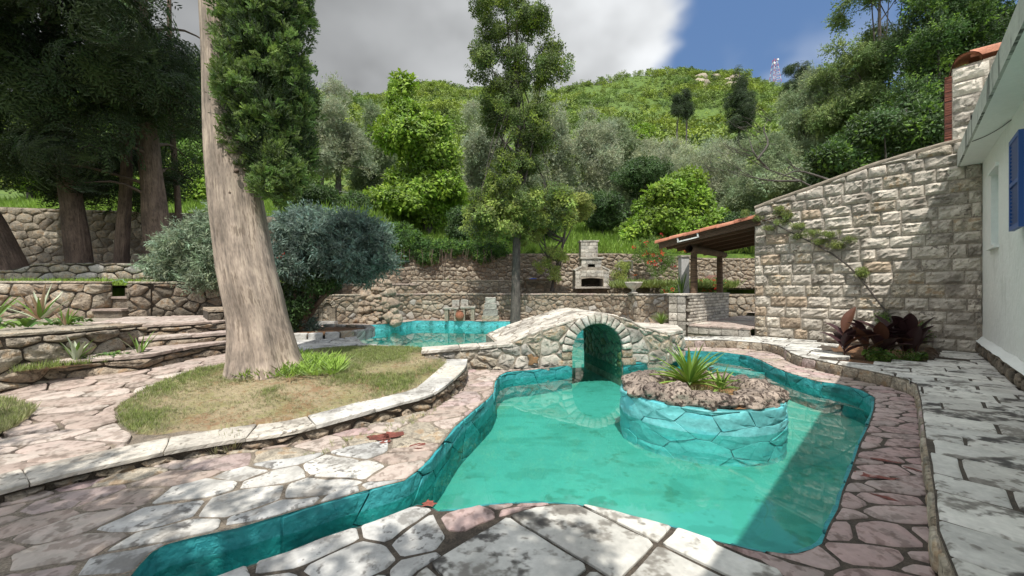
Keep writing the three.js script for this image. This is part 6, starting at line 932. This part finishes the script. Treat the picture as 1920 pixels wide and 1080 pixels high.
// red flowers along the rubble wall behind the pergola
{
  const petal = mat([.55, .025, .02], null, { side: THREE.DoubleSide }), fg = CL.broad(16, .7, .55, 620);
  [[1240, 485, 18.6, 34, 40, 16, 'leafy shrub with red flowers climbing the wall left of the pergola', 621], [1215, 470, 19.5, 36, 26, 14, 'sprawling bush with scattered red flowers on top of the rubble wall', 622], [1262, 552, 15, 20, 10, 12, 'low red geranium behind the low block wall', 623], [1320, 540, 16.2, 24, 14, 16, 'red geranium cluster between the pergola posts', 624], [1345, 540, 16.0, 14, 12, 10, 'red flowering plant behind the back pergola post', 625], [545, 492, 9.9, 22, 8, 20, 'orange-red blossoms under the blue-green shrub', 626]].forEach(([px, py, d, rx, ry, n, label, s]) => { const q = Q(px, py, d), t = thing('flowering_plant', label, 'plant', q), b = [[0, 0, 0, rx / FOC * d, ry / FOC * d, .3]]; part(t, 'stem', tube([[0, -.5, 0], [.03, -.2, 0], [0, .1, 0]], .015, 5, { n: 4 }), M.barkGrey); crown(t, 'foliage', b, 110, GEO.broad, GR.mid, .11, s, { shell: .2, gap: .3 }); crown(t, 'blossoms', b.map((e) => [0, ry / FOC * d * .3, .1, e[3], e[4] * .8, e[5]]), n, fg, petal, .075, s + 10, { shell: .8, gap: .1, vary: .2 }); });
}

tufts('kerb_weeds', 'wisps of dry grass growing out of the kerb joints beside the lawn', 'weeds', [P(405, 838), P(440, 832), P(442, 848), P(408, 853)], .0, 26, grassM, .10, 631, { dry: () => .6 });
tufts('joint_weeds', 'small weeds in the paving joints at the foot of the curved kerb', 'weeds', [P(560, 850), P(760, 790), P(850, 735), P(862, 742), P(780, 800), P(580, 866)], .002, 70, grassM, .035, 632, { dry: (x, d, r) => r() * .7 });

// ------------------------------------------------------------------ smaller things
{ // stone oven on the upper terrace
  const d = 17.6, sc = FOC / d, x = (px) => (px - 1107) / sc, y = (py) => (542 - py) / sc, t = thing('stone_oven', 'stone barbecue oven with stepped chimney on the upper terrace', 'oven', [(1107 - 960) / sc, 1.5, -d]);
  const S = (pts) => new THREE.Shape(pts.map(([a, b]) => new THREE.Vector2(x(a), y(b)))), hole = (a, b, c, e, arch) => { const p = new THREE.Path(); p.moveTo(x(a), y(e)); p.lineTo(x(b), y(e)); p.lineTo(x(b), y(c) - arch); p.quadraticCurveTo(x((a + b) / 2), y(c) + arch * .6, x(a), y(c) - arch); p.closePath(); return p; };
  const ex = (s, dep, z) => { const g = new THREE.ExtrudeGeometry(s, { depth: dep, bevelEnabled: false }); g.translate(0, 0, z); return g; };
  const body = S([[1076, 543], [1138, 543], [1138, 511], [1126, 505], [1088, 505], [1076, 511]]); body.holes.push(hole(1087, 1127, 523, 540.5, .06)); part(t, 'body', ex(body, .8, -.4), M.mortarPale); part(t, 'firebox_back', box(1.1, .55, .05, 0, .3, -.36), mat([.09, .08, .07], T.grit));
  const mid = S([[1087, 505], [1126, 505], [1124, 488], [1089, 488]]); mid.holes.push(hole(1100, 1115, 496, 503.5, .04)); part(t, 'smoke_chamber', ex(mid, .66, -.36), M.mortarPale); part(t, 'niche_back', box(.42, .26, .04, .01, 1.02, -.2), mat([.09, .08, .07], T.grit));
  part(t, 'cornice', box(1.02, .07, .8, 0, 1.335, -.03), M.lime[2]); part(t, 'hearth_shelf', box(1.56, .08, .95, 0, .02, .03), M.lime[1]);
  part(t, 'chimney', box(.76, .72, .5, -.09, 1.73, -.05), M.mortarPale); part(t, 'chimney_cap', box(.84, .06, .58, -.09, 2.10, -.05), M.lime[2]);
  for (const s of [-1, 1]) { const g = box(.36, .07, .84, 0, 0, 0); g.rotateZ(-s * .5); g.translate(s * .62, .86, 0); part(t, 'shoulder_slab', g, M.lime[0]); }
  const rnd = R(701), blk = (x0, x1, y0, y1, z, skip) => { let yy = y0; while (yy < y1 - .04) { const h = Math.min(y1 - yy, .15 + rnd() * .05); let a = x0; while (a < x1 - .03) { const l = Math.min(x1 - a, .17 + rnd() * .17), c = [a + l / 2, yy + h / 2]; if (!skip || !skip(c[0], c[1])) part(t, 'block', stoneGeo([[a + .006, yy + .006], [a + l - .006, yy + .006], [a + l - .006, yy + h - .006], [a + .006, yy + h - .006]], .018, (p, q, n) => [p, q, z + n], rnd, { bevel: .008, full: false, rough: .006 }), pick(M.lime, rnd)); a += l; } yy += h; } };
  blk(-.74, -.5, .06, .74, .4); blk(.5, .74, .06, .74, .4); blk(-.5, .5, .5, .78, .4); blk(-.46, .44, .9, 1.3, .30, (a, b) => Math.abs(a - .01) < .24 && b < 1.13); blk(-.47, .29, 1.38, 2.06, .2);
  const lg = []; for (let i = 0; i < 5; i++) lg.push(tube([[-.3 + i * .13, .1 + (i % 2) * .05, .2], [-.1 + i * .1, .12, -.1]], .035, 6, { n: 2 })); const t2 = thing('firewood', 'few charred logs lying in the oven mouth', 'firewood', [(1107 - 960) / sc, 1.5, -d]); part(t2, 'log', merge(lg), M.barkDark);
}
{ // wall niche with dark frame right of the oven, and the stone block below it
  const d = 20.2, sc = FOC / d, q = Q(1170, 500, d), t = thing('wall_niche', 'small framed niche in the rubble wall right of the oven', 'niche', q), bk = M.rubble[2];
  part(t, 'frame', merge([box(.72, .07, .34, 0, .25, .17), box(.72, .07, .34, 0, -.22, .17), box(.07, .4, .34, -.325, .015, .17), box(.07, .4, .34, .325, .015, .17)]), M.lime[3]); part(t, 'recess', box(.6, .4, .03, 0, .01, .03), bk);
  const q2 = Q(1160, 528, 18.9), b = thing('stone_sink', 'weathered stone block bench between the oven and the urn', 'bench', [q2[0], 1.5, q2[2]]); part(b, 'base', rockGeo(.42, .32, .3, 41, .18, 18, 12).translate(0, .22, 0), M.lime[1]); part(b, 'slab', box(.75, .07, .5, 0, .5, 0), M.rubble[3]);
  const q3 = Q(1163, 526, 18.2), v = thing('potted_shrub', 'thin shrub with orange blossom in front of the wall niche', 'plant', [q3[0], 1.5, q3[2]]); part(v, 'stem', tube([[0, 0, 0], [.05, .4, 0], [-.02, .9, 0]], .02, 6, { n: 5 }), M.barkGrey); crown(v, 'foliage', [[0, .7, 0, .38, .4, .3], [.1, 1.0, 0, .3, .25, .2]], 90, GEO.broad, GR.yellow, .1, 711, { gap: .34 });
}
{ // urn on the pier
  const q = Q(1188, 556, 14.0), t = thing('stone_urn', 'pale stone urn with a wide bowl on the stubby pier wall', 'urn', [q[0], 1.29, q[2]]), pr = [[0, 0], [.15, 0], [.15, .05], [.08, .08], [.065, .14], [.10, .18], [.22, .24], [.28, .33], [.295, .38], [.31, .39], [.31, .43], [.26, .43], [.24, .37], [0, .34]].map((p) => new THREE.Vector2(...p));
  part(t, 'bowl', new THREE.LatheGeometry(pr, 28), M.lime[0]);
  const f = thing('orange_lily', 'orange flower on a thin stem rising from the urn', 'flower', [q[0], 1.66, q[2]]); part(f, 'stem', merge([tube([[0, 0, 0], [.02, .15, 0], [.05, .28, 0]], .008, 5, { n: 4 }), tube([[-.05, 0, 0], [-.1, .2, 0], [-.2, .32, 0]], .007, 5, { n: 4 })]), LMt.green); const pm = mat([.75, .17, .02], null, { side: THREE.DoubleSide }); for (let i = 0; i < 6; i++) part(f, 'petal', blade([.05, .27, 0], i * 1.05, .8, .13, .05, 1.2, { n: 5 }), pm); for (let i = 0; i < 7; i++) part(f, 'leaf', blade([0, 0, 0], i * .9, 1.0, .26, .025, .9, { n: 5 }), LMt.lime);
}
{ // waterfall rocks, niche fountain, stone seats by the far pool
  const q = Q(705, 600, 15.3), t = thing('waterfall_rocks', 'brown rockwork cascade rising from the far pool against the long low wall', 'rockwork', [q[0], .1, q[2]]), r = R(721);
  for (let i = 0; i < 70; i++) { const y = r() * 1.75, w = lerp(.95, .35, y / 1.75), x = (r() - .5) * 2 * w, s = .12 + r() * .13; const g = rockGeo(s * 1.2, s * .85, s, i * 2.7 + 60, .48, 16, 10); g.translate(x, y, .1 - y * .28 + r() * .12); part(t, 'rock', g, pick([...M.brown, M.rubble[4], M.rubble[0]], r)); }
for (let i = 0; i < 26; i++) { const y = r() * 1.5, k = .07 + r() * .07, g = rockGeo(k * 1.3, k * .8, k, i * 3.3 + 160, .45, 12, 8); g.translate(.12 + (r() - .5) * .4, y, .36 - y * .28 + r() * .08); part(t, 'rock', g, pick(M.brown, r)); }
  const qn = Q(617, 603, 14.6), f = thing('niche_fountain', 'small pale stone niche set in the wall at the left end of the far pool', 'fountain', [qn[0], .15, qn[2] + .02]); const ring = []; for (let i = 0; i < 9; i++) { const a0 = Math.PI * i / 9, a1 = Math.PI * (i + 1) / 9, c = (r0, a) => [Math.cos(a) * r0, .62 + Math.sin(a) * r0 * 1.1]; part(f, 'arch_stone', stoneGeo([c(.17, a0 + .03), c(.30, a0 + .03), c(.30, a1 - .03), c(.17, a1 - .03)], .06, (a, b, n) => [a, b, .08 + n], r, { full: false }), pick(M.rubble, r)); }
  for (const s of [-1, 1]) for (let i = 0; i < 3; i++) part(f, 'jamb_stone', box(.13, .17, .1, s * .235, .52 - i * .185, .1), pick(M.rubble, r)); part(f, 'recess', box(.34, .72, .02, 0, .47, .055), M.rubble[2]); part(f, 'basin', box(.7, .12, .3, 0, .06, .16), M.pale[2]);
  for (const [px, lab, s] of [[847, 'stone bench with a flat slab left of the orange pot', 0], [878, 'stone bench with a flat slab right of the orange pot', 1]]) { const c = Q(px, 600, 16.4), b = thing('stone_bench', lab, 'bench', [c[0], .13, c[2]]); part(b, 'slab', box(.62, .07, .42, 0, .52 + s * .04, 0), M.lime[1]); for (const k of [-1, 1]) part(b, 'support', box(.15, .49 + s * .04, .36, k * .2, .24 + s * .02, 0), M.rubble[1]); part(b, 'back_stone', box(.3, .28, .16, .16 * (s ? -1 : 1), .72, -.12), M.lime[3]); }
  const o = Q(862, 598, 16.25), p = thing('orange_pot', 'orange clay ornament between the two stone benches', 'pot', [o[0], .13, o[2]]); part(p, 'pot', new THREE.LatheGeometry([[0, 0], [.11, 0], [.17, .12], [.19, .24], [.14, .36], [.12, .38], [.15, .42], [0, .4]].map((k) => new THREE.Vector2(...k)), 20), mat([.36, .16, .10], T.clay, { n: 2 }));
  const st = Q(920, 600, 16.4), sp = thing('stepped_pedestal', 'stepped stone pedestal against the wall left of the tall slender tree', 'pedestal', [st[0], .13, st[2]]); [[.7, .22, 0], [.6, .26, .22], [.5, .26, .48], [.42, .24, .74]].forEach(([w, h, y]) => { const g = stoneGeo(ragged([[-w / 2, -.25], [w / 2, -.25], [w / 2, .2], [-w / 2, .2]], .15, .015, r), y + h, (a, b, n) => [a, n, -b], r, { under: -y, bevel: .02, full: false }); part(sp, 'block', g, pick([M.rubble[1], M.lime[3]], r)); });
}
{ // table with a blue cloth, bench on the upper terrace
  const q = Q(1012, 545, 17.4), t = thing('garden_table', 'low dark garden table with a blue cloth beside the many-stemmed tree', 'table', [q[0], 1.5, q[2]]); part(t, 'top', box(1.5, .06, .6, 0, .36, 0), M.woodGrey); for (const a of [-.65, .65]) for (const b of [-.22, .22]) part(t, 'leg', box(.07, .34, .07, a, .17, b), M.woodGrey);
  const c = thing('blue_cloth', 'small blue folded cloth lying on the garden table', 'cloth', [q[0] - .3, 1.895, q[2] + .1]); part(c, 'cloth', rockGeo(.2, .045, .14, 9, .3, 12, 8), mat([.05, .09, .35], null));
}
{ // round bed at the left end of the far pool
  const c = [-4.95, 10.2], t = thing('round_flower_bed', 'round stone edged bed below the blue-green shrub', 'flower bed', [c[0], .3, -c[1]]), rnd = R(731); for (let i = 0; i < 22; i++) { const a0 = i / 22 * 6.283, a1 = (i + 1) / 22 * 6.283, e = (r, a) => [Math.cos(a) * r, Math.sin(a) * r * .9]; part(t, 'edge_stone', stoneGeo(ragged([e(1.12, a0 + .02), e(1.3, a0 + .02), e(1.3, a1 - .02), e(1.12, a1 - .02)], .12, .01, rnd), .14 + rnd() * .02, (a, b, n) => [a, n, -b], rnd, { bevel: .02, full: false, under: .1 }), pick([...M.pale, M.rubble[1]], rnd)); }
  part(t, 'soil', new THREE.CircleGeometry(1.14, 28).rotateX(-Math.PI / 2).translate(0, .07, 0), M.soil);
}
{ // overhead cable, garden hose, leaf in the channel, boulder
  const cab = thing('overhead_cable', 'thin pale cable crossing in front of the trees above the terraces', 'cable', Q(560, 345, 27)); const o = cab.position, pts = [[430, 318], [560, 345], [640, 360], [760, 378], [960, 396], [1120, 399], [1230, 400], [1420, 392]].map(([px, py]) => { const q = Q(px, py, 27); return [q[0] - o.x, q[1] - o.y, q[2] - o.z]; }); part(cab, 'wire', tube(pts, .007, 5, { n: 40 }), mat([.6, .6, .58], null));
  const h = P(250, 527, 1.6); const hs = thing('garden_hose', 'pale green garden hose curled on the grass above the terrace wall', 'hose', [-8.9, 1.6, -9.2]); part(hs, 'tube', tube([[-.5, .03, .1], [-.4, .09, 0], [-.3, .10, 0], [-.2, .04, .05], [.1, .03, .1], [.4, .03, .05]], .013, 7, { n: 24 }), mat([.16, .24, .14], null, { roughness: .5 }));
  const lf = P(518, 990, -.137), l = thing('fallen_leaf', 'yellow leaf floating in the front channel', 'leaf', [lf[0], -.132, -lf[1]]); part(l, 'blade', blade([-.05, .002, 0], .3, 0, .11, .045, .1, { n: 6, fold: .05, prof: (t) => Math.sin(t * 3.1 + .04) }), mat([.42, .33, .03], null, { side: THREE.DoubleSide }));
  const bo = Q(1335, 548, 16.8), b = thing('round_boulder', 'round reddish boulder between the pergola posts', 'boulder', [bo[0], 1.5, bo[2]]); part(b, 'boulder', rockGeo(.42, .36, .36, 77, .12, 20, 14).translate(0, .2, 0), mat([.24, .13, .11], T.rock, { n: 1 }));
}
{ // trees behind the photographer that dapple the foreground
  for (const [x, d, y, rr, n, label, s] of [[-3.2, -.95, 5.8, 1.35, 230, 'tree behind the viewpoint shading the left of the paving', 741], [-.7, -.75, 5.2, 1.0, 160, 'small tree behind the viewpoint near the channel', 742], [-5.6, -.6, 6.2, 1.35, 200, 'tree behind the viewpoint beyond the left edge', 743]]) { const t = thing('shade_tree', label, 'tree', [x, 0, -d]); part(t, 'trunk', tube([[0, -.1, 0], [.1, 2, 0], [0, y, 0]], [.16, .12, .04], 8, { n: 10 }), M.barkGrey); crown(t, 'crown', subBlobs([[0, y, 0, rr * 1.4, rr * .5, rr]], 11, .42, s), n, GEO.broadL, GR.mid, .19, s + 5, { shell: .1, gap: .40, gf: 1.6 }); }
}

finish();
renderer.render(scene, camera);
